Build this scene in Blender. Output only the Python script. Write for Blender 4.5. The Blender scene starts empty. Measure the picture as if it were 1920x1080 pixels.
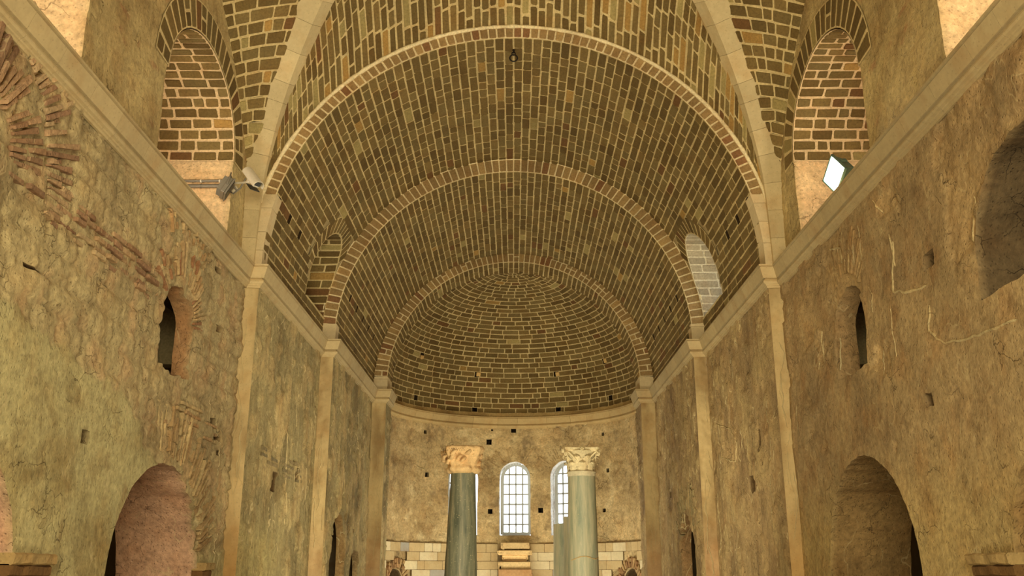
import bpy, math, random
import numpy as np
from mathutils import Vector, Matrix
from mathutils.geometry import delaunay_2d_cdt

random.seed(7)
RNG = np.random.RandomState(11)
sc = bpy.context.scene
COL = sc.collection
PI = math.pi

# ------------------------------------------------------------------ camera
# origin of the world = the eye height on the church axis; the floor lies 1.7 m lower
F_PX = 1759.0
cam_d = bpy.data.cameras.new('camera'); cam = bpy.data.objects.new('camera', cam_d); COL.objects.link(cam)
cam_d.sensor_width = 36.0; cam_d.lens = F_PX / 1920 * 36.0; cam_d.shift_x = -3 / 1920
cam_d.clip_start = 0.05; cam_d.clip_end = 200
cam.location = (0, 0, 0); cam.rotation_euler = (math.radians(90 + 16.79), 0, 0)
sc.camera = cam
sc.view_settings.view_transform = 'Standard'; sc.view_settings.look = 'None'
sc.view_settings.exposure = 0.16; sc.view_settings.gamma = 1.0
sc.view_settings.use_curve_mapping = False
sc.cycles.max_bounces = 8; sc.cycles.diffuse_bounces = 5
sc.cycles.sample_clamp_indirect = 4.0

# ------------------------------------------------------------------ world (overcast daylight)
w = bpy.data.worlds.new('daylight'); sc.world = w; w.use_nodes = True
bg = w.node_tree.nodes['Background']; bg.inputs[0].default_value = (0.86, 0.94, 1.0, 1); bg.inputs[1].default_value = 4.0

# ------------------------------------------------------------------ lights
def area(name, loc, target, size, power, color, size_y=None, spread=180):
    d = bpy.data.lights.new(name, 'AREA'); o = bpy.data.objects.new(name, d); COL.objects.link(o)
    d.energy = power; d.color = color; d.size = size; d.spread = math.radians(spread)
    if size_y: d.shape = 'RECTANGLE'; d.size_y = size_y
    o.location = loc
    o.rotation_euler = (Vector(target) - Vector(loc)).to_track_quat('-Z', 'Y').to_euler()
    return o
WARM = (1.0, 0.875, 0.60)
area('floodlight_rear', (0, -3.0, 1.6), (0, 14, 3.4), 4.0, 1150, WARM, 2.2)
area('uplight_crossing', (0, 9.0, -1.5), (0, 10.5, 6), 3.0, 120, WARM, 3.0)  # added, unseen fill from floor level that brightens the vaults
area('uplight_choir', (0, 15.6, -1.5), (0, 19.0, 4), 2.6, 370, WARM, 2.6)  # added fill for the choir vault and the columns
area('uplight_altar', (0, 24.4, -1.4), (0, 24.9, 5), 2.4, 170, (1.0, .90, .68), 2.2)  # added fill that brightens the apse

# ------------------------------------------------------------------ helpers
def lin(r, g, b):
    f = lambda c: (c / 255 / 12.92) if c / 255 <= 0.04045 else ((c / 255 + 0.055) / 1.055) ** 2.4
    return np.array([f(r), f(g), f(b)])

_perm = {}
def noise2(x, y, seed=0):
    if seed not in _perm:
        _perm[seed] = np.random.RandomState(1000 + seed).rand(256, 256)
    T = _perm[seed]
    x = np.asarray(x, float); y = np.asarray(y, float)
    xi = np.floor(x).astype(int); yi = np.floor(y).astype(int)
    fx = x - xi; fy = y - yi
    fx = fx * fx * (3 - 2 * fx); fy = fy * fy * (3 - 2 * fy)
    g = lambda i, j: T[(xi + i) & 255, (yi + j) & 255]
    return (g(0, 0) * (1 - fx) + g(1, 0) * fx) * (1 - fy) + (g(0, 1) * (1 - fx) + g(1, 1) * fx) * fy
def fbm(x, y, seed=0, oct=4, gain=0.5):
    s = 0; a = 1; t = 0
    for o in range(oct):
        s = s + a * noise2(np.asarray(x) * 2 ** o + 17.3 * o, np.asarray(y) * 2 ** o + 5.1 * o, seed + o); t += a; a *= gain
    return s / t
def sstep(a, b, x):
    t = np.clip((np.asarray(x, float) - a) / (b - a), 0, 1); return t * t * (3 - 2 * t)
def inpoly(px, py, poly):
    px = np.asarray(px); py = np.asarray(py); c = np.zeros(px.shape, bool)
    n = len(poly); j = n - 1
    for i in range(n):
        xi, yi = poly[i]; xj, yj = poly[j]
        if yi != yj:
            c ^= ((yi > py) != (yj > py)) & (px < (xj - xi) * (py - yi) / (yj - yi) + xi)
        j = i
    return c

class MB:
    """collects geometry with a colour per vertex; build() links it as one mesh object"""
    def __init__(s): s.v = []; s.f = []; s.c = []; s.sm = []; s.n = 0
    def add(s, verts, faces, col, smooth=False):
        verts = np.asarray(verts, float).reshape(-1, 3); k = s.n
        s.v.append(verts); s.n += len(verts)
        s.f.extend([tuple(i + k for i in f) for f in faces])
        col = np.asarray(col, float)
        if col.ndim == 1: col = np.tile(col, (len(verts), 1))
        s.c.append(col[:, :3]); s.sm.extend([smooth] * len(faces))
    def box(s, c, size, col, M=None):
        x, y, z = [a / 2 for a in size]
        v = [(sx * x, sy * y, sz * z) for sx in (-1, 1) for sy in (-1, 1) for sz in (-1, 1)]
        if M is not None: v = [tuple(M @ Vector(p)) for p in v]
        v = [(p[0] + c[0], p[1] + c[1], p[2] + c[2]) for p in v]
        s.add(v, [(0, 1, 3, 2), (4, 6, 7, 5), (0, 4, 5, 1), (2, 3, 7, 6), (0, 2, 6, 4), (1, 5, 7, 3)], col)
    def bevbox(s, c, size, col, b=0.01, M=None):
        x, y, z = [a / 2 for a in size]; v = []; 
        for sx in (-1, 1):
            for sy in (-1, 1):
                for sz in (-1, 1):
                    v += [(sx * (x - b), sy * (y - b), sz * z), (sx * (x - b), sy * y, sz * (z - b)), (sx * x, sy * (y - b), sz * (z - b))]
        import bmesh
        bm = bmesh.new()
        for p in v: bm.verts.new(p)
        r = bmesh.ops.convex_hull(bm, input=bm.verts)
        bm.verts.index_update()
        vv = [tuple((M @ q.co) if M is not None else q.co) for q in bm.verts]
        vv = [(p[0] + c[0], p[1] + c[1], p[2] + c[2]) for p in vv]
        s.add(vv, [tuple(q.index for q in f.verts) for f in bm.faces], col); bm.free()
    def tube(s, pts, r, col, n=8, caps=True, smooth=True):
        pts = [Vector(p) for p in pts]; vs = []; m = len(pts)
        rs = r if hasattr(r, '__len__') else [r] * m
        t0 = (pts[1] - pts[0]).normalized()
        ref = Vector((0, 0, 1)) if abs(t0.z) < 0.9 else Vector((1, 0, 0))
        A = t0.cross(ref).normalized()
        for i, p in enumerate(pts):
            t = (pts[min(i + 1, m - 1)] - pts[max(i - 1, 0)]).normalized()
            A = (A - t * A.dot(t)).normalized(); B = t.cross(A)
            for k in range(n):
                a = 2 * PI * k / n; vs.append(tuple(p + (A * math.cos(a) + B * math.sin(a)) * rs[i]))
        fs = [(i * n + k, i * n + (k + 1) % n, (i + 1) * n + (k + 1) % n, (i + 1) * n + k) for i in range(m - 1) for k in range(n)]
        s.add(vs, fs, col, smooth)
        if caps: s.add(vs[:n], [tuple(range(n - 1, -1, -1))], col); s.add(vs[-n:], [tuple(range(n))], col)
    def grid(s, V, col, smooth=True, closed=False):
        V = np.asarray(V, float); a, b = V.shape[:2]
        bb = b if closed else b - 1
        fs = [(i * b + j, i * b + (j + 1) % b, (i + 1) * b + (j + 1) % b, (i + 1) * b + j) for i in range(a - 1) for j in range(bb)]
        col = np.asarray(col, float)
        s.add(V.reshape(-1, 3), fs, col if col.ndim == 1 else col.reshape(-1, 3), smooth)
    def build(s, name, mat, parent=None, loc=None):
        me = bpy.data.meshes.new(name)
        V = np.concatenate(s.v); C = np.concatenate(s.c)
        if loc is not None: V = V - np.array(loc)
        me.from_pydata([tuple(p) for p in V.tolist()], [], s.f)
        me.polygons.foreach_set('use_smooth', s.sm)
        at = me.color_attributes.new('col', 'FLOAT_COLOR', 'POINT')
        at.data.foreach_set('color', np.concatenate([C, np.ones((len(C), 1))], 1).ravel())
        me.materials.append(mat); me.update()
        o = bpy.data.objects.new(name, me); COL.objects.link(o)
        if loc is not None: o.location = loc
        if parent is not None: o.parent = parent
        return o

def struct(mb, name, mat, parent=None):
    o = mb.build(name, mat, parent)
    if parent is None: o['kind'] = 'structure'
    return o
def thing(name, label, cat, loc, group=None):
    o = bpy.data.objects.new(name, None); COL.objects.link(o); o.location = loc
    o.empty_display_size = 0.1
    o['label'] = label; o['category'] = cat
    if group: o['group'] = group
    return o

# ------------------------------------------------------------------ materials
def masonry(name, fine=22.0, var=0.30, bump=0.5, dist=0.012, rough=0.92, big=1.4, bigvar=0.18, streak=0.0, cracks=0.0, lines=0.0, tint2=(0.60, 0.50, 0.42)):
    m = bpy.data.materials.new(name); m.use_nodes = True; nt = m.node_tree; N = nt.nodes; L = nt.links
    b = N['Principled BSDF']; b.inputs['Roughness'].default_value = rough
    b.inputs['Specular IOR Level'].default_value = 0.25
    at = N.new('ShaderNodeAttribute'); at.attribute_name = 'col'
    tc = N.new('ShaderNodeTexCoord')
    n1 = N.new('ShaderNodeTexNoise'); n1.inputs['Scale'].default_value = fine; n1.inputs['Detail'].default_value = 7; n1.inputs['Roughness'].default_value = 0.65
    L.new(tc.outputs['Object'], n1.inputs['Vector'])
    n2 = N.new('ShaderNodeTexNoise'); n2.inputs['Scale'].default_value = big; n2.inputs['Detail'].default_value = 5
    L.new(tc.outputs['Object'], n2.inputs['Vector'])
    def mr(src, a, bb, lo, hi):
        r = N.new('ShaderNodeMapRange'); r.inputs[1].default_value = a; r.inputs[2].default_value = bb
        r.inputs[3].default_value = lo; r.inputs[4].default_value = hi; L.new(src, r.inputs[0]); return r.outputs[0]
    f1 = mr(n1.outputs['Fac'], 0.32, 0.68, 1 - var, 1 + var)
    f2 = mr(n2.outputs['Fac'], 0.3, 0.7, 1 - bigvar, 1 + bigvar)
    mu = N.new('ShaderNodeMath'); mu.operation = 'MULTIPLY'; L.new(f1, mu.inputs[0]); L.new(f2, mu.inputs[1])
    last = mu.outputs[0]
    if streak > 0:
        mp = N.new('ShaderNodeMapping'); mp.inputs['Scale'].default_value = (9, 9, 0.7); L.new(tc.outputs['Object'], mp.inputs['Vector'])
        n3 = N.new('ShaderNodeTexNoise'); n3.inputs['Scale'].default_value = 1.0; n3.inputs['Detail'].default_value = 5; L.new(mp.outputs[0], n3.inputs['Vector'])
        f3 = mr(n3.outputs['Fac'], 0.3, 0.7, 1 - streak, 1 + streak)
        m3 = N.new('ShaderNodeMath'); m3.operation = 'MULTIPLY'; L.new(last, m3.inputs[0]); L.new(f3, m3.inputs[1]); last = m3.outputs[0]
    # pits: small dark speckles
    vo = N.new('ShaderNodeTexVoronoi'); vo.inputs['Scale'].default_value = 26; L.new(tc.outputs['Object'], vo.inputs['Vector'])
    pit = mr(vo.outputs['Distance'], 0.06, 0.22, 0.72, 1.0)
    m4 = N.new('ShaderNodeMath'); m4.operation = 'MULTIPLY'; L.new(last, m4.inputs[0]); L.new(pit, m4.inputs[1])
    mx = N.new('ShaderNodeVectorMath'); mx.operation = 'SCALE'; L.new(at.outputs['Color'], mx.inputs[0]); L.new(m4.outputs[0], mx.inputs['Scale'])
    crk = None; col_out = mx.outputs[0]
    if cracks > 0 or lines > 0:
        wn = N.new('ShaderNodeTexNoise'); wn.inputs['Scale'].default_value = 3.0; wn.inputs['Detail'].default_value = 5; L.new(tc.outputs['Object'], wn.inputs['Vector'])
        wv = N.new('ShaderNodeVectorMath'); wv.operation = 'SCALE'; wv.inputs['Scale'].default_value = 0.55; L.new(wn.outputs['Color'], wv.inputs[0])
        wa = N.new('ShaderNodeVectorMath'); wa.operation = 'ADD'; L.new(tc.outputs['Object'], wa.inputs[0]); L.new(wv.outputs[0], wa.inputs[1])
        cv = N.new('ShaderNodeTexVoronoi'); cv.feature = 'DISTANCE_TO_EDGE'; cv.inputs['Scale'].default_value = 2.7; L.new(wa.outputs[0], cv.inputs['Vector'])
        msk = N.new('ShaderNodeTexNoise'); msk.inputs['Scale'].default_value = 1.7; msk.inputs['Detail'].default_value = 4
        L.new(tc.outputs['Object'], msk.inputs['Vector'])
        ln_ = mr(cv.outputs['Distance'], 0.002, 0.012, 1.0, 0.0); mk = mr(msk.outputs['Fac'], 0.54, 0.64, 0.0, 1.0)
        cm = N.new('ShaderNodeMath'); cm.operation = 'MULTIPLY'; L.new(ln_, cm.inputs[0]); L.new(mk, cm.inputs[1]); crk = cm.outputs[0]
        dk = N.new('ShaderNodeMix'); dk.data_type = 'RGBA'; dk.blend_type = 'MULTIPLY'
        cs = N.new('ShaderNodeMath'); cs.operation = 'MULTIPLY'; cs.inputs[1].default_value = cracks; L.new(crk, cs.inputs[0])
        L.new(cs.outputs[0], dk.inputs[0]); L.new(col_out, dk.inputs[6]); dk.inputs[7].default_value = (0.30, 0.24, 0.17, 1); col_out = dk.outputs[2]
        # dark soiled patches
        sp = N.new('ShaderNodeTexNoise'); sp.inputs['Scale'].default_value = 2.6; sp.inputs['Detail'].default_value = 9; sp.inputs['Roughness'].default_value = 0.7; L.new(wa.outputs[0], sp.inputs['Vector'])
        sd = N.new('ShaderNodeMix'); sd.data_type = 'RGBA'; sd.blend_type = 'MULTIPLY'; L.new(mr(sp.outputs['Fac'], 0.52, 0.70, 0, 0.75), sd.inputs[0]); L.new(col_out, sd.inputs[6]); sd.inputs[7].default_value = (0.52, 0.46, 0.40, 1); col_out = sd.outputs[2]
        if lines > 0:
            mp2 = N.new('ShaderNodeMapping'); mp2.inputs['Scale'].default_value = (1.5, 1.5, 0.75); L.new(tc.outputs['Object'], mp2.inputs['Vector'])
            cn = N.new('ShaderNodeTexNoise'); cn.inputs['Scale'].default_value = 1.5; cn.inputs['Detail'].default_value = 2.5; L.new(mp2.outputs[0], cn.inputs['Vector'])
            sb = N.new('ShaderNodeMath'); sb.operation = 'SUBTRACT'; sb.inputs[1].default_value = 0.52; L.new(cn.outputs['Fac'], sb.inputs[0])
            ab = N.new('ShaderNodeMath'); ab.operation = 'ABSOLUTE'; L.new(sb.outputs[0], ab.inputs[0])
            l2 = mr(ab.outputs[0], 0.0035, 0.0075, 1.0, 0.0); mk2 = mr(msk.outputs['Fac'], 0.46, 0.54, lines, 0.0)
            lm = N.new('ShaderNodeMath'); lm.operation = 'MULTIPLY'; L.new(l2, lm.inputs[0]); L.new(mk2, lm.inputs[1])
            lx = N.new('ShaderNodeMix'); lx.data_type = 'RGBA'; L.new(lm.outputs[0], lx.inputs[0]); L.new(col_out, lx.inputs[6]); lx.inputs[7].default_value = (*lin(206, 188, 142), 1); col_out = lx.outputs[2]
    # hue drift
    n4 = N.new('ShaderNodeTexNoise'); n4.inputs['Scale'].default_value = big * 2.3; n4.inputs['Detail'].default_value = 4; L.new(tc.outputs['Object'], n4.inputs['Vector'])
    hue = N.new('ShaderNodeMix'); hue.data_type = 'RGBA'; hue.blend_type = 'MULTIPLY'
    L.new(mr(n4.outputs['Fac'], 0.5, 0.72, 0, 0.55), hue.inputs[0]); L.new(col_out, hue.inputs[6]); hue.inputs[7].default_value = (*[min(1, c * 1.45) for c in tint2], 1)
    L.new(hue.outputs[2], b.inputs['Base Color'])
    bp = N.new('ShaderNodeBump'); bp.inputs['Strength'].default_value = bump; bp.inputs['Distance'].default_value = dist
    hs = N.new('ShaderNodeMath'); hs.operation = 'ADD'; L.new(n1.outputs['Fac'], hs.inputs[0])
    pv = mr(vo.outputs['Distance'], 0.0, 0.3, -0.5, 0.0); L.new(pv, hs.inputs[1])
    hh_ = hs.outputs[0]
    if crk is not None:
        c3 = N.new('ShaderNodeMath'); c3.operation = 'SUBTRACT'; L.new(hh_, c3.inputs[0]); L.new(crk, c3.inputs[1]); hh_ = c3.outputs[0]
    L.new(hh_, bp.inputs['Height']); L.new(bp.outputs[0], b.inputs['Normal'])
    return m
M_BRICK = masonry('tufa_brick', 30, 0.22, 0.6, 0.010, bigvar=0.12)
M_WALL = masonry('old_plaster', 17, 0.26, 0.9, 0.020, big=1.1, bigvar=0.16, cracks=0.55, lines=0.35)
M_WALLS = masonry('streaked_plaster', 15, 0.24, 0.9, 0.020, big=0.9, bigvar=0.14, streak=0.14, cracks=0.5, lines=0.9)
M_STONE = masonry('smooth_limestone', 14, 0.07, 0.2, 0.006, bigvar=0.06)
M_CARVE = masonry('carved_marble', 16, 0.16, 0.6, 0.02, bigvar=0.1)

def simple(name, color, rough=0.5, metal=0.0, emit=None, es=0.0):
    m = bpy.data.materials.new(name); m.use_nodes = True; N = m.node_tree.nodes; L = m.node_tree.links
    b = N['Principled BSDF']; b.inputs['Roughness'].default_value = rough; b.inputs['Metallic'].default_value = metal
    tc = N.new('ShaderNodeTexCoord'); n = N.new('ShaderNodeTexNoise'); n.inputs['Scale'].default_value = 30; L.new(tc.outputs['Object'], n.inputs['Vector'])
    mx = N.new('ShaderNodeMix'); mx.data_type = 'RGBA'; L.new(n.outputs['Fac'], mx.inputs[0])
    mx.inputs[6].default_value = (*[c * 0.88 for c in color], 1); mx.inputs[7].default_value = (*[min(1, c * 1.1) for c in color], 1)
    L.new(mx.outputs[2], b.inputs['Base Color'])
    if emit: b.inputs['Emission Color'].default_value = (*emit, 1); b.inputs['Emission Strength'].default_value = es
    return m
M_METAL = simple('grey_metal', tuple(lin(128, 122, 108)), 0.5, 0.3)
M_CREAM = simple('cream_paint', tuple(lin(214, 206, 184)), 0.45)
M_DARK = simple('dark_plastic', tuple(lin(22, 22, 24)), 0.35)
M_IRON = simple('black_iron', tuple(lin(34, 27, 20)), 0.6, 0.4)
M_FRAME = simple('window_paint', tuple(lin(176, 178, 172)), 0.5)
M_LAMP = simple('lit_lamp_glass', (0.9, 1.0, 0.95), 0.2, 0, (0.86, 1.0, 0.93), 22.0)
M_GREEN = simple('grey_green_metal', tuple(lin(92, 112, 98)), 0.45, 0.2)
g = bpy.data.materials.new('window_glass'); g.use_nodes = True
nt = g.node_tree; nt.nodes.remove(nt.nodes['Principled BSDF'])
gt = nt.nodes.new('ShaderNodeBsdfTransparent'); gt.inputs[0].default_value = (0.96, 0.98, 1, 1)
gg = nt.nodes.new('ShaderNodeBsdfGlossy'); gg.inputs['Roughness'].default_value = 0.05
gm = nt.nodes.new('ShaderNodeMixShader'); gm.inputs[0].default_value = 0.06
nt.links.new(gt.outputs[0], gm.inputs[1]); nt.links.new(gg.outputs[0], gm.inputs[2]); nt.links.new(gm.outputs[0], nt.nodes['Material Output'].inputs[0])
M_GLASS = g

def marble(name, c1, c2, c3):
    m = bpy.data.materials.new(name); m.use_nodes = True; N = m.node_tree.nodes; L = m.node_tree.links
    b = N['Principled BSDF']; b.inputs['Roughness'].default_value = 0.55
    tc = N.new('ShaderNodeTexCoord'); mp = N.new('ShaderNodeMapping'); mp.inputs['Scale'].default_value = (5.5, 5.5, 0.55); mp.inputs['Rotation'].default_value = (0.05, 0.06, 0)
    L.new(tc.outputs['Object'], mp.inputs['Vector'])
    n = N.new('ShaderNodeTexNoise'); n.inputs['Scale'].default_value = 1.6; n.inputs['Detail'].default_value = 8; n.inputs['Roughness'].default_value = 0.68; n.inputs['Distortion'].default_value = 0.5
    L.new(mp.outputs[0], n.inputs['Vector'])
    cr = N.new('ShaderNodeValToRGB'); e = cr.color_ramp.elements
    e[0].position = 0.33; e[0].color = (*c1, 1); e[1].position = 0.68; e[1].color = (*c3, 1)
    x = e.new(0.5); x.color = (*c2, 1)
    L.new(n.outputs['Fac'], cr.inputs[0])
    n2 = N.new('ShaderNodeTexNoise'); n2.inputs['Scale'].default_value = 34; n2.inputs['Detail'].default_value = 3; L.new(tc.outputs['Object'], n2.inputs['Vector'])
    r = N.new('ShaderNodeMapRange'); r.inputs[1].default_value = 0.66; r.inputs[2].default_value = 0.72; L.new(n2.outputs['Fac'], r.inputs[0])
    mx = N.new('ShaderNodeMix'); mx.data_type = 'RGBA'; L.new(r.outputs[0], mx.inputs[0]); L.new(cr.outputs[0], mx.inputs[6]); mx.inputs[7].default_value = (*lin(196, 186, 150), 1)
    L.new(mx.outputs[2], b.inputs['Base Color'])
    bp = N.new('ShaderNodeBump'); bp.inputs['Strength'].default_value = 0.3; bp.inputs['Distance'].default_value = 0.01
    L.new(n.outputs['Fac'], bp.inputs['Height']); L.new(bp.outputs[0], b.inputs['Normal'])
    return m
M_MARB_D = marble('dark_green_marble', tuple(lin(76, 82, 66)), tuple(lin(118, 120, 98)), tuple(lin(160, 150, 120)))
M_MARB_L = marble('pale_green_marble', tuple(lin(134, 146, 124)), tuple(lin(176, 176, 148)), tuple(lin(210, 200, 166)))

# colours of the materials themselves
BR = [lin(112, 93, 53), lin(106, 88, 50), lin(119, 99, 58), lin(101, 82, 45), lin(116, 99, 60)]
RED = lin(110, 80, 46); PALE = lin(154, 138, 88); OCH = lin(158, 126, 70)
MORT = lin(196, 176, 126)
CREAM = lin(224, 204, 160)

def brick_col(red=0.03, pale=0.02):
    r = random.random()
    if r < red: c = RED
    elif r < red + pale: c = PALE if random.random() < 0.6 else OCH
    else: c = BR[random.randrange(len(BR))]
    return c * random.uniform(0.86, 1.12)

# ------------------------------------------------------------------ brick courses laid over any surface
def bricks(mb, P, courses, useg, su=1.0, sv=1.0, joint=0.022, high=0.012, skip=None, col=brick_col, mort=MORT, jag=0.010):
    """courses: edges v0,v1,...; useg(i)-> list of u edges; su,sv: metres per unit (may be callables of the course)"""
    U = []; V = []; Nn = []; C = []; Fa = []
    k = 0
    for i in range(len(courses) - 1):
        c, d = courses[i], courses[i + 1]; ue = useg(i)
        sU = su(i) if callable(su) else su; sV = sv(i) if callable(sv) else sv
        for a, b in zip(ue[:-1], ue[1:]):
            st = skip((a + b) / 2, (c + d) / 2, a, b, c, d) if skip else None
            if st == 'skip': continue
            W = (b - a) * sU; H = (d - c) * sV
            if W <= 0.001 or H <= 0.001: continue
            sgn = 1
            def add(u, v, n, cc): U.append(a + u / sU); V.append(c + v / sV); Nn.append(n); C.append(cc)
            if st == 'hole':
                dk = lin(58, 44, 26)  # brown inner brick, painted darker for the shade of the deep hole
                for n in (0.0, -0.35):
                    for (u, v) in ((0, 0), (W, 0), (W, H), (0, H)): add(u, v, n, dk)
                Fa.extend([(k, k + 1, k + 5, k + 4), (k + 1, k + 2, k + 6, k + 5), (k + 2, k + 3, k + 7, k + 6), (k + 3, k, k + 4, k + 7), (k + 4, k + 5, k + 6, k + 7)])
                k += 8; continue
            j = joint / 2; q = min(0.011, W * 0.15, H * 0.15)
            R = lambda: random.uniform(-jag * 0.4, jag)
            x0, x1, y0, y1 = j, W - j, j, H - j
            o = [(x0 + q + R(), y0 + R()), (x1 - q - R(), y0 + R()), (x1 - R(), y0 + q + R()), (x1 - R(), y1 - q - R()),
                 (x1 - q - R(), y1 - R()), (x0 + q + R(), y1 - R()), (x0 + R(), y1 - q - R()), (x0 + R(), y0 + q + R())]
            out = [(x0 + q, 0), (x1 - q, 0), (W, y0 + q), (W, y1 - q), (x1 - q, H), (x0 + q, H), (0, y1 - q), (0, y0 + q)]
            crn = [(W, 0), (W, H), (0, H), (0, 0)]
            mc = mort * random.uniform(0.92, 1.06); bc = col(); hh = high * random.uniform(0.5, 1.5)
            for (u, v) in out: add(u, v, 0, mc)
            for (u, v) in crn: add(u, v, 0, mc)
            for (u, v) in o: add(u, v, 0.001, mc)
            for (u, v) in o: add(u, v, 0.001, bc)
            cx, cy = W / 2, H / 2; ins = 0.007
            for (u, v) in o:
                add(u + (ins if u < cx else -ins), v + (ins if v < cy else -ins), hh * random.uniform(0.6, 1.2), bc)
            for t in range(8):
                t2 = (t + 1) % 8
                Fa.append((k + t, k + t2, k + 12 + t2, k + 12 + t))
                Fa.append((k + 20 + t, k + 20 + t2, k + 28 + t2, k + 28 + t))
            Fa.extend([(k + 1, k + 8, k + 2), (k + 3, k + 9, k + 4), (k + 5, k + 10, k + 6), (k + 7, k + 11, k)])
            Fa.append(tuple(k + 28 + t for t in range(8)))
            k += 36
    X = P(np.array(U), np.array(V), np.array(Nn))
    mb.add(X, Fa, np.array(C))

def cuts(u0, u1, mean, metres=1.0, lo=0.6, hi=1.5, first=None):
    """random brick ends from u0 to u1 (metres: metres per unit)"""
    L = (u1 - u0) * metres; out = [0.0]
    if first and first < L * 0.8: out.append(first)
    while out[-1] < L:
        out.append(out[-1] + mean * random.uniform(lo, hi))
    if L - out[-2] < mean * 0.4 and len(out) > 2: out.pop(-2)
    out[-1] = L
    return [u0 + t / metres for t in out]

# ------------------------------------------------------------------ rough wall sheets with openings
def resample(loop, res):
    out = []
    n = len(loop)
    for i in range(n):
        a = np.array(loop[i]); b = np.array(loop[(i + 1) % n]); L = np.linalg.norm(b - a); k = max(1, int(round(L / res)))
        for t in range(k): out.append(tuple(a + (b - a) * t / k))
    return out
def arch_loop(yc, half, zb, zs, rise, n=22, jit=0.0, seed=0):
    pts = [(yc - half, zb), (yc + half, zb)]
    pts += [(yc + half * math.cos(PI * t / n), zs + rise * math.sin(PI * t / n)) for t in range(n + 1)]
    return pts
def jitter_loop(loop, amp, seed):
    r = []
    cx = sum(p[0] for p in loop) / len(loop); cy = sum(p[1] for p in loop) / len(loop)
    for (a, b) in loop:
        n = fbm(a * 3.1 + seed * 7.7, b * 3.1, seed % 50, 4, 0.65) - 0.5
        d = np.array([a - cx, b - cy]); d /= (np.linalg.norm(d) + 1e-6)
        r.append((float(a + d[0] * n * amp * 2), float(b + d[1] * n * amp * 2)))
    return r
def sheet(mb, outer, holes, res, P, H, reveal_col=None):
    """outer: (u,v) polygon; holes: dict(loop, depth, col, jit, cap, steps, skew); P(u,v,n)->xyz; H(u,v)->(n, rgb)"""
    ol = resample(outer, res); loops = [ol]
    for i, h in enumerate(holes):
        l = resample(h['loop'], res)
        if h.get('jit'): l = jitter_loop(l, h['jit'], h.get('seed', i + 3))
        loops.append(l)
    allp = [p for l in loops for p in l]; edges = []; k = 0
    for l in loops:
        n = len(l); edges += [(k + i, k + (i + 1) % n) for i in range(n)]; k += n
    us = [p[0] for p in ol]; vs = [p[1] for p in ol]
    gu, gv = np.meshgrid(np.arange(min(us) + res / 2, max(us), res), np.arange(min(vs) + res / 2, max(vs), res))
    gu = gu.ravel() + RNG.uniform(-.3, .3, gu.size) * res; gv = gv.ravel() + RNG.uniform(-.3, .3, gv.size) * res
    keep = inpoly(gu, gv, ol)
    for l in loops[1:]: keep &= ~inpoly(gu, gv, l)
    gu = gu[keep]; gv = gv[keep]
    B = np.array(allp); ok = np.ones(len(gu), bool)
    for s in range(0, len(gu), 4000):
        d = (gu[s:s + 4000, None] - B[None, :, 0]) ** 2 + (gv[s:s + 4000, None] - B[None, :, 1]) ** 2
        ok[s:s + 4000] = d.min(1) > (0.45 * res) ** 2
    gu = gu[ok]; gv = gv[ok]
    pts = [Vector(p) for p in allp] + [Vector((a, b)) for a, b in zip(gu.tolist(), gv.tolist())]
    rv, re, rf, _, _, _ = delaunay_2d_cdt(pts, edges, [], 0, 1e-5)
    A = np.array([(p.x, p.y) for p in rv]); T = np.array([tuple(f) for f in rf if len(f) == 3])
    cen = A[T].mean(1); keep = inpoly(cen[:, 0], cen[:, 1], ol)
    for l in loops[1:]: keep &= ~inpoly(cen[:, 0], cen[:, 1], l)
    T = T[keep]
    n, c = H(A[:, 0], A[:, 1])
    mb.add(P(A[:, 0], A[:, 1], n), [tuple(t) for t in T.tolist()], c, True)
    for l, h in zip(loops[1:], holes):
        if h.get('noreveal'): continue
        l = np.array(l); n0, c0 = H(l[:, 0], l[:, 1]); D = h['depth']; K = h.get('steps', max(3, int(D / 0.08)))
        rows = []; cols = []; sk = h.get('skew', (0, 0))
        rc = h.get('col'); rc = c0 if rc is None else np.tile(rc, (len(l), 1))
        cx, cy = l.mean(0); rough = h.get('rough', 0.025)
        for q in range(K + 1):
            t = q / K
            wob = (fbm(np.arange(len(l)) * res * 4 + 3, np.full(len(l), t * D * 5), 21, 3) - 0.5) * 2 * rough * min(1, q)
            dx = l[:, 0] - cx; dy = l[:, 1] - cy; dd = np.hypot(dx, dy) + 1e-6
            uu = l[:, 0] + dx / dd * wob + sk[0] * t; vv = l[:, 1] + dy / dd * wob + sk[1] * t
            nn = n0 * (1 - t) - D * t if q else n0
            rows.append(P(uu, vv, nn))
            cc = rc if q else (rc + c0) / 2
            cols.append(cc * (0.9 + 0.2 * fbm(np.arange(len(l)) * res * 3, np.full(len(l), t * 3), 5, 3))[:, None])
        mb.grid(np.array(rows), np.array(cols), True, closed=True)
        if h.get('cap', False):
            m = len(l); mid = rows[-1].mean(0)
            mb.add(np.vstack([rows[-1], mid]), [(i, (i + 1) % m, m) for i in range(m)], np.vstack([cols[-1], cols[-1].mean(0)]), False)

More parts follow.
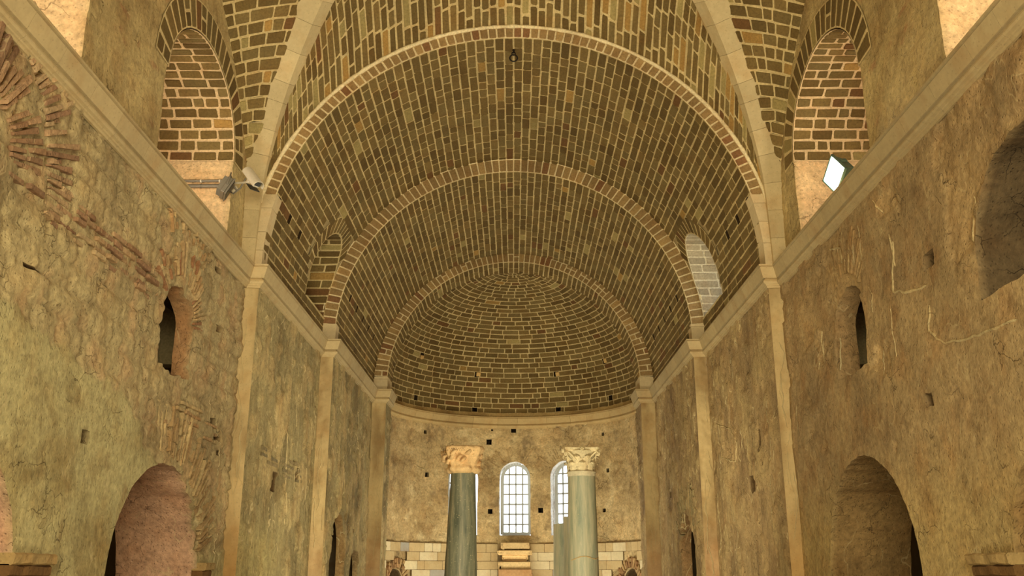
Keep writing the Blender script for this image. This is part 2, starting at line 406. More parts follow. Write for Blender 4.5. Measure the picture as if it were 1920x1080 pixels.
# ================================================================== SETTING
ZF = -1.7                      # floor
WA, WB, WC, WJ = 4.0, 3.8, 3.55, 3.2          # half widths: nave bay, first choir bay, second choir bay, apse jamb
Y1, Y2, Y3, Y4 = 13.4, 18.1, 23.4, 24.2
ZC0, ZC1 = 4.04, 4.37          # cornice
RA, YA = 3.4, 24.35            # apse
T = 0.2888
CP, SP = math.cos(math.radians(16.79)), math.sin(math.radians(16.79))
def ray(px, py):
    """slopes x/y and z/y of the sight line through a point of the 1920x1080 frame"""
    v = 540 - py; y = F_PX * CP - v * SP
    return (px - 963) / y, (F_PX * SP + v * CP) / y
def on_wall(px, py, W):
    kx, kz = ray(px, py); y = W / abs(kx); return y, kz * y
def on_apse(px, py):
    kx, kz = ray(px, py)
    a = 1 + kx * kx; b = -2 * YA; c = YA * YA - RA * RA
    y = (-b + math.sqrt(b * b - 4 * a * c)) / (2 * a)
    return math.atan2(kx * y, y - YA) * RA, kz * y

# ---- floor and outer shell
mb = MB()
fl = lin(150, 136, 108)
for i in range(-10, 11):
    for j in range(-4, 30):
        mb.bevbox((i * 0.9, j * 0.95 + 0.4, ZF - 0.1), (0.893, 0.943, 0.2), fl * random.uniform(0.85, 1.1), 0.006)
struct(mb, 'floor', M_STONE)
mb = MB(); sh = lin(170, 150, 116)
mb.box((0, 9.8, 10.2), (12.2, 31, 0.2), sh)                          # roof over the nave
for s in (-1, 1):
    mb.box((s * 5.55, 5.0, 7.0), (0.25, 21.2, 6.6), sh)              # outer face of the clerestory, open beside the choir window
    mb.box((s * 5.55, 21.9, 7.0), (0.25, 6.6, 6.6), sh)
    if s < 0: mb.box((s * 5.55, 17.1, 7.0), (0.25, 3.0, 6.6), sh)
    mb.box((s * 7.1, 9.8, 3.75), (4.1, 31, 0.15), sh)                # aisle roof
    mb.box((s * 9.1, 9.8, 1.0), (0.25, 31, 5.6), sh)                 # aisle outer wall
    mb.box((s * 6.35, 24.9, 1.0), (5.6, 0.25, 5.6), sh)
    mb.box((s * 4.6, 24.9, 6.9), (2.2, 0.25, 6.6), sh)
mb.box((0, -5.4, 4.3), (18.4, 0.3, 12.2), sh)
mb.box((0, 24.2, 9.3), (9.4, 0.3, 2.0), sh)
struct(mb, 'wall_outer', M_STONE)

# ---- helpers for wall dressing
def Pside(s, W):
    return lambda u, v, n: np.stack([s * (W - np.asarray(n) + 0 * np.asarray(u)), np.asarray(u) + 0.0, np.asarray(v) + 0.0], -1)
def slab(mb, P, poly, n0, n1, col):
    """a small stone or brick with outline poly in the wall plane"""
    m = len(poly); u = np.array([p[0] for p in poly]); v = np.array([p[1] for p in poly]); cu, cv = u.mean(), v.mean()
    A = P(u, v, np.full(m, n0)); Bv = P(u + (cu - u) * 0.02, v + (cv - v) * 0.02, np.full(m, n1 - 0.006)); Cv = P(u + (cu - u) * 0.12, v + (cv - v) * 0.12, np.full(m, n1))
    fs = []
    for i in range(m):
        j = (i + 1) % m; fs += [(i, j, m + j, m + i), (m + i, m + j, 2 * m + j, 2 * m + i)]
    fs.append(tuple(2 * m + i for i in range(m)))
    mb.add(np.vstack([A, Bv, Cv]), fs, col)
def hval(H, u, v): return float(H(np.array([u]), np.array([v]))[0][0])
BRK = [lin(164, 134, 100), lin(152, 120, 90), lin(174, 146, 108), lin(146, 114, 86), lin(182, 158, 118)]
def fan(mb, P, H, cu, cv, r0, r1, a0, a1, th=0.05, gap=0.35, amp=0.02, cols=BRK, stretch=1.0, base=0.0, lose=0.06):
    a = a0
    while a < a1:
        da = th / ((r0 * 0.75 + r1 * 0.25)); b = a + da * (1 - gap)
        if random.random() > lose:
            q0 = r0 * random.uniform(0.99, 1.05); q1 = r1 * random.uniform(0.86, 1.04)
            segs = [(q0, q1)] if random.random() < 0.55 else [(q0, (q0 + q1) / 2 - 0.02), ((q0 + q1) / 2 + 0.02, q1)]
            for (e0, e1) in segs:
                j = random.uniform(-0.02, 0.02)
                poly = [(cu + e0 * math.cos(a + j), cv + stretch * e0 * math.sin(a + j)), (cu + e1 * math.cos(a + j * 0.5), cv + stretch * e1 * math.sin(a + j * 0.5)),
                        (cu + e1 * math.cos(b + j), cv + stretch * e1 * math.sin(b + j)), (cu + e0 * math.cos(b), cv + stretch * e0 * math.sin(b))]
                mu_, mv_ = (poly[0][0] + poly[2][0]) / 2, (poly[0][1] + poly[2][1]) / 2
                hb = hval(H, mu_, mv_)
                slab(mb, P, poly, hb - 0.08, hb + base + amp * random.uniform(0.3, 1.6), cols[random.randrange(len(cols))] * random.uniform(0.85, 1.1))
        a += da
def band(mb, P, H, u0, u1, v, h=0.045, amp=0.03, cols=BRK, lose=0.15, slope=0.0, L=0.32):
    u = u0
    while u < u1:
        l = L * random.uniform(0.6, 1.4)
        if random.random() > lose:
            vv = v + slope * (u - u0) + random.uniform(-.006, .006); e = min(u + l - 0.02, u1); hb = hval(H, (u + e) / 2, vv)
            slab(mb, P, [(u, vv), (e, vv + random.uniform(-.008, .008)), (e, vv + h), (u, vv + h + random.uniform(-.01, .006))], hb - 0.08, hb + amp * random.uniform(0.1, 1.4), cols[random.randrange(len(cols))] * random.uniform(0.85, 1.1))
        u += l
def fillet(mb, P, H, pts, wd=0.014, col=None, h=0.010):
    """thin pale edge of an old plaster patch"""
    col = lin(190, 172, 128) if col is None else col; wd = wd * .6
    p = [np.array(q, float) for q in pts]
    out = []
    for i in range(len(p) - 1):
        k = max(2, int(np.linalg.norm(p[i + 1] - p[i]) / 0.03))
        for t in range(k): out.append(p[i] + (p[i + 1] - p[i]) * t / k)
    out.append(p[-1]); A = np.array(out)
    A[:, 0] += (fbm(A[:, 1] * 5, A[:, 0] * 3, 31, 4, 0.6) - .5) * 0.10; A[:, 1] += (fbm(A[:, 0] * 5, A[:, 1] * 5, 35, 3) - .5) * 0.06
    d = np.gradient(A, axis=0); d /= (np.linalg.norm(d, axis=1)[:, None] + 1e-9); nn = np.stack([-d[:, 1], d[:, 0]], 1)
    wv = wd * (0.5 + fbm(np.arange(len(A)) * .2, np.zeros(len(A)) + A[0, 0] * 9, 37, 2)); wv[0] = wv[-1] = 0.002
    h0 = H(A[:, 0], A[:, 1])[0]
    rows = []
    for off, hh in ((-1, -0.01), (-0.5, h), (0.5, h), (1, -0.01)):
        q = A + nn * (wv * off)[:, None]; rows.append(P(q[:, 0], q[:, 1], h0 + hh))
    mb.grid(np.array(rows), col, True)
def squiggles(mb, P, H, n, u0, u1, v0, v1, seed, Lm=0.45, wd=0.012, avoid=None):
    r = random.Random(seed)
    for _ in range(n):
        u = r.uniform(u0, u1); v = r.uniform(v0, v1); L = Lm * r.uniform(0.3, 1.8)
        if avoid and any(abs(u - a) < b and abs(v - c) < d for a, b, c, d in avoid): continue
        pts = [(u, v)]
        m = r.randint(2, 6)
        for k in range(m):
            u += r.uniform(-0.05, 0.05); v -= L / m
            if v < ZF + 0.1: break
            pts.append((min(max(u, u0), u1), v))
        if len(pts) > 1: fillet(mb, P, H, pts, wd * r.uniform(0.35, 0.75), lin(190, 174, 132) * r.uniform(0.8, 1.05), h=.006)
def box_hole(y, z, wy, wz, depth=0.35, seed=0, col=None, jit=0.02, skew=(0, 0)):
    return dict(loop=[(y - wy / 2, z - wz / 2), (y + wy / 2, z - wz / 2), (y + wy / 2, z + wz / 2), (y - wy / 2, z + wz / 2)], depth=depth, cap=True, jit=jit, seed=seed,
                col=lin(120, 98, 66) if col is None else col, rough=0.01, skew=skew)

# ---- nave walls below the cornice
C_PL = lin(178, 168, 122); C_ST = lin(176, 160, 118); C_DK = lin(146, 128, 94); C_WARM = lin(190, 158, 110); C_R = lin(168, 146, 106); C_R2 = lin(142, 121, 88)
def mixc(a, b, t): t = np.asarray(t)[:, None]; return a * (1 - t) + b * t
def blocks(y, z, rh, seed):
    """0 in the joints, 1 on the stones of roughly squared courses"""
    zz = z / rh + 0.2 * fbm(y * 0.9, z * 0.5, seed, 2); r = np.floor(zz); fz = zz - r
    off = noise2(r * 7.13 + 0.5, r * 0 + 3.3, seed) * 5; L = 0.38 + 0.3 * noise2(r * 3.7 + .5, r * 0 + 9.1, seed + 1)
    yy = y / L + off + 0.14 * fbm(y * 2, z * 2, seed + 2, 2); c = np.floor(yy); fy = yy - c
    e = np.minimum(np.minimum(fz, 1 - fz) * rh, np.minimum(fy, 1 - fy) * L)
    tone = noise2(c * 5.3 + .5, r * 3.9 + .5, seed + 3)
    return sstep(0.0, 0.045, e), tone
def H_nave(s):
    def H(y, z):
        y = np.asarray(y, float); z = np.asarray(z, float)
        if s < 0:
            lim = np.interp(y, [4, 7, 8.2, 9.07, 9.85, 10.5, 10.9, 11.9, 12.35, 13.4], [1.95, 1.95, 1.98, 1.86, 1.5, 1.22, 1.1, 0.5, 0.18, 0.3])
            lim = lim + (fbm(y * 2.2, z * 2.2, 3, 4) - .5) * 0.5
            sm = sstep(0.03, -0.03, z - lim)
        else:
            # the right wall keeps nearly all its plaster; two shallow losses
            d = fbm(y * 0.8, z * 0.9, 43, 4, 0.6)
            sm = 1 - sstep(0.60, 0.615, d) * 0.9
        b, tone = blocks(y, z, 0.27, 7)
        f = fbm(y * 3.5, z * 3.5, 9, 5, 0.62); f2 = fbm(y * 11, z * 11, 13, 3, 0.6)
        rough = 0.030 * b + 0.10 * (f - .5) + 0.04 * (f2 - .5) + 0.02 * (tone - .5) - 0.015
        flat = 0.028 + 0.05 * (fbm(y * 1.1, z * 1.1, 17, 3) - .5) + 0.012 * (f2 - .5)
        if s > 0: rough = flat - 0.03 + 0.06 * (f - .5) + 0.02 * (f2 - .5)
        n = rough * (1 - sm) + flat * sm
        g1 = fbm(y * 1.3, z * 1.3, 23, 5, 0.6); g2 = fbm(y * 4, z * 2.5, 27, 4, .6)
        if s < 0:
            cs = mixc(C_ST, C_DK, np.clip((g1 - .42) * 1.6 + (1 - b) * 0.25, 0, 1)); cs = mixc(cs, lin(184, 150, 110), np.clip((g2 - .52) * 3, 0, .5))
            cs = cs * (0.93 + 0.14 * tone)[:, None]
            cp = mixc(C_PL, lin(150, 132, 86), np.clip((g1 - .5) * 3.0, 0, 1)); cp = mixc(cp, lin(126, 106, 70), np.clip((g2 - .62) * 5, 0, .8))
        else:
            cs = mixc(lin(176, 150, 106), C_R2, np.clip((g1 - .4) * 2, 0, 1))
            cp = mixc(C_R, C_R2, np.clip((g1 - .45) * 2.6, 0, 1)); cp = mixc(cp, lin(160, 128, 86), np.clip((g2 - .5) * 3, 0, .5))
            cp = mixc(cp, lin(192, 170, 112), sstep(1.4, 0.2, z) * 0.6)
        return n, mixc(cs, cp, sm)
    return H
AR = [10.9, 6.4]
for s, nm in ((-1, 'wall_left'), (1, 'wall_right')):
    P = Pside(s, WA); H = H_nave(s); mb = MB()
    rc = lin(196, 158, 128) if s < 0 else lin(144, 118, 76)
    holes = []
    for yc in AR:
        holes.append(dict(loop=arch_loop(yc, 1.38, ZF + 0.02, -0.2 if s < 0 else -0.16, 1.38 if s < 0 else 1.42), depth=0.98, jit=0.045, seed=3 if yc > 8 else 8, col=rc, rough=0.02, cap=False))
    holes.append(dict(loop=arch_loop(10.82, 0.53, 2.22, 2.82, 0.46, 12), depth=0.22 if s < 0 else 0.27, jit=0.07 if s < 0 else 0.04, seed=4, col=lin(166, 128, 88) if s < 0 else lin(150, 124, 86), rough=0.03, cap=False))
    if s < 0:
        holes.append(dict(loop=arch_loop(6.15, 0.52, 2.3, 2.95, 0.5, 12), depth=0.7, jit=0.06, seed=5, col=lin(140, 108, 76), rough=0.03, cap=False))
        for (px, py, wy, wz, d) in ((155, 820, .16, .13, .3), (411, 616, .12, .10, .2), (404, 506, .2, .07, .2), (399, 792, .14, .09, .25), (404, 822, .26, .07, .15), (408, 850, .16, .06, .15), (60, 505, .3, .04, .08), (222, 255, .3, .03, .06)):
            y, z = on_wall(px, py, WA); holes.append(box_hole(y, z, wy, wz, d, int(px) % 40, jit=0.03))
    else:
        holes.append(dict(loop=arch_loop(6.68, 0.98, 2.2, 2.55, 0.86, 16), depth=0.9, jit=0.06, seed=6, col=lin(96, 80, 56), rough=0.03, cap=True))
        for (px, py, wy, wz, d) in ((1744, 489, .26, .15, .3), (1748, 750, .18, .14, .3)):
            y, z = on_wall(px, py, WA); holes.append(box_hole(y, z, wy, wz, d, int(px) % 40, jit=0.04))
    sheet(mb, [(-5.3, ZF), (Y1, ZF), (Y1, ZC0 + 0.1), (-5.3, ZC0 + 0.1)] if False else [(4.6, ZF), (Y1, ZF), (Y1, ZC0 + 0.1), (4.6, ZC0 + 0.1)], holes, 0.038, P, H)
    if s < 0:
        fan(mb, P, H, 10.82, 2.82, 0.56, 1.0, 0.15, PI - 0.45, 0.052, 0.35, 0.022, [lin(178, 150, 108), lin(190, 166, 122), lin(160, 120, 86)])
        fan(mb, P, H, 10.82, 2.86, 1.06, 1.32, 0.9, PI - 1.0, 0.05, 0.4, 0.02, [lin(186, 162, 118), lin(172, 142, 100)], lose=0.2)
        fan(mb, P, H, 10.9, -0.2, 1.45, 2.1, 0.30, 1.75, 0.058, 0.40, 0.02, [lin(192, 170, 124), lin(184, 158, 114), lin(172, 146, 104)], lose=0.02)
        fan(mb, P, H, 6.2, 3.0, 0.62, 1.12, 0.0, PI, 0.06, 0.38, 0.03, [lin(158, 126, 94), lin(172, 140, 106), lin(146, 116, 88)])
        fan(mb, P, H, 6.2, 3.0, 1.2, 1.72, -0.1, 1.25, 0.065, 0.38, 0.03, [lin(150, 118, 90), lin(168, 138, 104), lin(182, 156, 118)], lose=0.15)
        for k in range(5):
            band(mb, P, H, 7.4 + 0.12 * k, 10.15 - 0.08 * k, 2.86 + 0.085 * k, 0.05, 0.035)
        for k in range(4):
            band(mb, P, H, 10.7 + .15 * k, 12.6, 1.62 + 0.1 * k, 0.04, 0.02, [lin(182, 160, 116), lin(170, 140, 100)], lose=0.3)
        squiggles(mb, P, H, 12, 12.2, 13.3, 0.2, 3.6, 5)
    else:
        fan(mb, P, H, 10.82, 2.82, 0.6, 1.15, 1.0, PI - 0.7, 0.055, 0.4, 0.008, [lin(168, 142, 98), lin(160, 132, 90)], lose=0.05)
        pt = lambda L: [on_wall(a, b, WA) for a, b in L]
        fillet(mb, P, H, pt([(1678, 450), (1678, 545), (1700, 548), (1740, 535)]), 0.03)
        fillet(mb, P, H, pt([(1745, 575), (1748, 620), (1775, 645), (1830, 628), (1918, 600)]), 0.024)
        fillet(mb, P, H, pt([(1826, 365), (1827, 455)]), 0.02)
        fillet(mb, P, H, pt([(1672, 440), (1680, 490), (1683, 500)]), 0.03)
        fillet(mb, P, H, pt([(1540, 620), (1538, 640), (1545, 690)]), 0.02)
        fillet(mb, P, H, pt([(1555, 470), (1575, 465), (1578, 495)]), 0.02)
        fillet(mb, P, H, pt([(1640, 375), (1655, 400)]), 0.02)
        squiggles(mb, P, H, 10, 9.5, 13.2, 2.2, 3.9, 15, 0.3)
    # plain stretch of wall behind the viewer
    o = struct(mb, nm, M_WALL)
    mb = MB(); mb.box((s * (WA + 0.5), -0.4, 1.2), (1.0, 9.98, 5.8), C_ST)
    mb.box((s * (WA + 0.7), -0.4, 7.1), (1.2, 9.98, 6.0), C_ST)
    struct(mb, nm + '_rear', M_WALL)

# ---- choir walls, jambs and pilaster strips
RBx = 3.8
def H_choir(s, k):
    def H(y, z):
        y = np.asarray(y, float); z = np.asarray(z, float)
        f = fbm(y * 3, z * 1.6, 51 + k, 5, .62); f2 = fbm(y * 12, z * 5, 55, 3, .6); g1 = fbm(y * 1.6, z * 0.6, 57 + k, 5, .6); g2 = fbm(y * 2.5, z * 2.0, 61 + k, 4, .6)
        n = (0.06 * (f - .5) + 0.03 * (f2 - .5) + 0.03 * sstep(0.52, 0.55, g2)) * np.minimum.reduce([sstep(0, .12, np.abs(y - e_)) for e_ in (Y1, Y2, Y3)])
        if s < 0:
            c = mixc(lin(160, 147, 106), lin(122, 110, 77), np.clip((g1 - .42) * 2.8, 0, 1)); c = mixc(c, lin(186, 164, 116), np.clip((g2 - .48) * 4, 0, .8))
            c = mixc(c, lin(180, 168, 116), sstep(0.9, 0.2, z) * sstep(16.5, 14.5, y) * 0.8)
        else:
            c = mixc(lin(170, 146, 104), lin(130, 110, 80), np.clip((g1 - .42) * 2.6, 0, 1)); c = mixc(c, lin(178, 156, 110), np.clip((g2 - .48) * 4, 0, .8))
        return n, c
    return H
for s, nm in ((-1, 'left'), (1, 'right')):
    # first bay
    P = Pside(s, WB); H = H_choir(s, 0); mb = MB(); holes = []
    sm = ((555, 890, .18, .24, .3), (512, 903, .3, .3, .08), (1412, 908, .34, .26, .14), (1425, 825, .1, .35, .1))
    for (px, py, wy, wz, d) in sm:
        if (px < 963) == (s < 0):
            y, z = on_wall(px, py, WB); holes.append(box_hole(y, z, wy, wz, d, int(px) % 40, jit=0.03))
    sheet(mb, [(Y1, ZF), (Y2, ZF), (Y2, ZC0 + .1), (Y1, ZC0 + .1)], holes, 0.045, P, H)
    squiggles(mb, P, H, 14, Y1 + .2, Y2 - .2, 0.3, 3.9, 71 + s, 0.5, 0.016)
    if s < 0:
        for k in range(4): band(mb, P, H, 14.2, 16.9, 1.75 - .09 * k, 0.05, 0.01, [lin(150, 134, 98), lin(132, 120, 90)], lose=.3)
        fillet(mb, P, H, [on_wall(a, b, WB) for a, b in ((537, 800), (537, 860), (533, 920), (531, 985))], 0.022)
        fillet(mb, P, H, [on_wall(a, b, WB) for a, b in ((557, 740), (556, 800))], 0.02)
    else:
        fillet(mb, P, H, [on_wall(a, b, WB) for a, b in ((1345, 795), (1368, 805), (1382, 830), (1380, 865), (1355, 858))], 0.022)
        fillet(mb, P, H, [on_wall(a, b, WB) for a, b in ((1345, 925), (1347, 960), (1353, 1000), (1352, 1045))], 0.024)
    struct(mb, 'wall_%s_choir' % nm, M_WALLS)
    # second bay
    P = Pside(s, WC); H = H_choir(s, 5); mb = MB()
    holes = []
    if s < 0:
        holes.append(dict(loop=arch_loop(19.6, 0.76, ZF + .02, 0.35, 0.78, 14), depth=0.16, jit=0.05, seed=12, col=lin(168, 138, 92), rough=.03, cap=False))
        holes.append(dict(loop=arch_loop(21.75, 0.62, ZF + .02, -0.1, 0.55, 12), depth=0.13, jit=0.05, seed=13, col=lin(160, 136, 96), rough=.03, cap=False))
        y, z = on_wall(660, 997, WC); holes.append(box_hole(y, z, .2, .12, .3, 9))
    else:
        holes.append(dict(loop=arch_loop(19.85, 0.78, ZF + .02, 0.3, 0.82, 14), depth=0.22, jit=0.07, seed=14, col=lin(156, 124, 84), rough=.06, cap=False))
        for a, b in ((1257, 928), (1247, 800)):
            y, z = on_wall(a, b, WC); holes.append(box_hole(y, z, .22, .14, .3, 9))
    sheet(mb, [(Y2, ZF), (Y3, ZF), (Y3, ZC0 + .1), (Y2, ZC0 + .1)], holes, 0.05, P, H)
    fan(mb, P, H, 19.7, 0.3, 0.9, 1.5, 0.4, PI - .4, 0.06, .4, 0.008, [lin(150, 136, 98), lin(164, 146, 104)])
    squiggles(mb, P, H, 16, Y2 + .2, Y3 - .2, 0.2, 3.9, 81 + s, 0.6, 0.02, [(19.6, 1.0, 0, 1.2), (21.7, .8, 0, .8)])
    struct(mb, 'wall_%s_sanctuary' % nm, M_WALLS)
    # the narrow strips that face the nave, one at each narrowing
    for k, (yy, x0, x1, tone) in enumerate(((Y1, WB, WA + .12, 1.0), (Y2, WC, WB + .08, 0.98), (Y3, WJ, WC + .08, 0.93))):
        mb = MB()
        def H(u, v, k=k, s=s, x0=x0):
            u = np.asarray(u, float); v = np.asarray(v, float)
            f = fbm(u * 5 + k * 9, v * 3, 91 + k, 5, .6); g1 = fbm(u * 3, v * 1.1 + k * 7, 95 + s, 4)
            c = mixc(lin(204, 182, 134), lin(164, 140, 98), np.clip((g1 - .40) * 3, 0, 1))
            low = sstep(1.2, 0.0, v) * (0.7 if k == 0 or s > 0 else 0.5); c = mixc(c, lin(176, 138, 82) if k == 0 else lin(190, 154, 114), low)
            return (0.05 * (f - .5) + 0.02 * (fbm(u * 14, v * 12, 99, 3) - .5)) * sstep(0, .06, u - x0), c
        Pf = lambda u, v, n, s=s, yy=yy: np.stack([s * np.asarray(u), yy - np.asarray(n) + 0 * np.asarray(u), np.asarray(v) + 0.0], -1)
        sheet(mb, [(x0, ZF), (x1, ZF), (x1, ZC0 + .1), (x0, ZC0 + .1)], [], 0.03, Pf, H)
        squiggles(mb, Pf, H, 7, x0 + .03, x1 - .12, 0.2, 3.8, 200 + k * 3 + s, 0.7, 0.016)
        top = (5.55, 4.72, 4.72)[k]
        zz = ZC1 - .02
        while zz < top - .05:                                        # smooth pale blocks over the cornice
            hh = min(random.uniform(.28, .42), top - zz); 
            rr_, cc_ = ((RBx, 4.48), (WC, 4.45), (WJ, 4.57))[k]; xb = math.sqrt(rr_ ** 2 - max(0, zz + hh - cc_) ** 2) - .012
            xa = math.sqrt(rr_ ** 2 - max(0, zz - cc_) ** 2) - .012; f0, f1 = yy - .012, yy + .29
            q_ = [(xa, zz), (x1, zz), (x1, zz + hh - .006), (xb, zz + hh - .006)]
            mb.add([(s * a_, f0 + .006 * (i_ % 1), b_) for i_, (a_, b_) in enumerate(q_)] + [(s * a_, f1, b_) for a_, b_ in q_], [(0, 1, 2, 3), (0, 4, 5, 1), (1, 5, 6, 2), (2, 6, 7, 3), (3, 7, 4, 0)], CREAM * random.uniform(.80, .94)); zz += hh
        struct(mb, 'trim_pilaster_%s_%d' % (nm, k + 1), M_WALL if k == 9 else M_STONE)
    # jamb of the apse arch
    mb = MB(); P = Pside(s, WJ); H = H_choir(s, 8)
    sheet(mb, [(Y3, ZF), (Y4 + .1, ZF), (Y4 + .1, ZC0 + .1), (Y3, ZC0 + .1)], [], 0.05, P, H)
    Pf = lambda u, v, n, s=s: np.stack([s * np.asarray(u), Y4 + .08 + np.asarray(n) + 0 * np.asarray(u), np.asarray(v) + 0.0], -1)
    sheet(mb, [(WJ, ZF), (3.6, ZF), (3.6, ZC0 + .7), (WJ, ZC0 + .7)], [], 0.06, Pf, H)
    struct(mb, 'wall_%s_apse_jamb' % nm, M_WALLS)

# ---- cornice: profiled stones along each wall, and round the apse
PROF = [(0.0, ZC0), (0.025, ZC0), (0.03, ZC0 + .025), (0.045, ZC0 + .03), (0.05, ZC0 + .045), (0.075, ZC0 + .055), (0.088, ZC0 + .075), (0.085, ZC0 + .095), (0.07, ZC0 + .11),
        (0.082, ZC0 + .113), (0.055, ZC0 + .118), (0.055, ZC0 + .130), (0.088, ZC0 + .135), (0.142, ZC1 - .04), (0.125, ZC1 - .036), (0.125, ZC1 - .028), (0.155, ZC1 - .024), (0.155, ZC1), (-0.25, ZC1)]
def cornice_run(mb, pts, nrm, prof=PROF, L=0.62, m0=0.0, m1=0.0, seed=0, col=None):
    """pts: plan polyline; nrm: inward normals; m0,m1: mitre at the ends (fraction of the projection)"""
    r = random.Random(seed); pts = [np.array(p, float) for p in pts]; nrm = [np.array(n, float) for n in nrm]
    seg = [0] + list(np.cumsum([np.linalg.norm(b - a) for a, b in zip(pts[:-1], pts[1:])])); tot = seg[-1]
    def at(d):
        i = min(max(np.searchsorted(seg, d) - 1, 0), len(pts) - 2); t = (d - seg[i]) / (seg[i + 1] - seg[i])
        return pts[i] + (pts[i + 1] - pts[i]) * t, nrm[i] + (nrm[i + 1] - nrm[i]) * t, (pts[i + 1] - pts[i]) / (seg[i + 1] - seg[i])
    e = [0.0]
    while e[-1] < tot: e.append(e[-1] + L * r.uniform(.75, 1.25))
    if len(e) > 2 and tot - e[-2] < L * .4: e.pop(-2)
    e[-1] = tot
    cb = lin(178, 160, 120) if col is None else col
    for a, b in zip(e[:-1], e[1:]):
        k = max(1, int((b - a) / 0.12)) if len(pts) > 2 else 1; rows = []
        for q in range(k + 1):
            d = a + (b - a) * q / k; g = 0.0025 if 0 < d < tot else 0
            d = d + (g if q == 0 else (-g if q == k else 0))
            p, n, t = at(d); row = []
            for (o_, z) in prof:
                sh_ = 0
                if q == 0 and a == 0: sh_ = -m0 * o_
                if q == k and b == tot: sh_ = m1 * o_
                w_ = p + n * o_ + t * sh_; row.append((w_[0], w_[1], z))
            rows.append(row)
        c = cb * r.uniform(.9, 1.06); V = np.array(rows); m = len(prof)
        mb.grid(V, c, False); mb.add(V[0], [tuple(range(m))], c); mb.add(V[-1], [tuple(range(m))], c)
for s, nm in ((-1, 'left'), (1, 'right')):
    mb = MB(); N = (-s, 0)
    cornice_run(mb, [(s * WA, 4.6), (s * WA, Y1)], [N, N], m1=-1, seed=1 + s)
    cornice_run(mb, [(s * WA, Y1), (s * WB, Y1)], [(0, -1)] * 2, m0=-1, m1=1, seed=2, L=2, col=lin(206, 186, 142))
    cornice_run(mb, [(s * WB, Y1), (s * WB, Y2)], [N, N], m0=1, m1=-1, seed=3 + s)
    cornice_run(mb, [(s * WB, Y2), (s * WC, Y2)], [(0, -1)] * 2, m0=-1, m1=1, seed=4, L=2, col=lin(204, 184, 140))
    cornice_run(mb, [(s * WC, Y2), (s * WC, Y3)], [N, N], m0=1, m1=-1, seed=5 + s)
    cornice_run(mb, [(s * WC, Y3), (s * WJ, Y3)], [(0, -1)] * 2, m0=-1, m1=1, seed=6, L=2, col=lin(200, 180, 136))
    cornice_run(mb, [(s * WJ, Y3), (s * WJ, Y4 + .1)], [N, N], m0=1, m1=0, seed=7, L=2)
    struct(mb, 'trim_cornice_%s' % nm, M_STONE)
mb = MB()
aa = [PI / 2 - 0.02 - (PI - .04) * i / 60 for i in range(61)]
cornice_run(mb, [(RA * math.sin(a), YA + RA * math.cos(a)) for a in aa], [(-math.sin(a), -math.cos(a)) for a in aa], prof=[(o * .8, z - .02) for o, z in PROF], seed=9, L=.75, col=lin(196, 172, 122))
struct(mb, 'trim_cornice_apse', M_STONE)

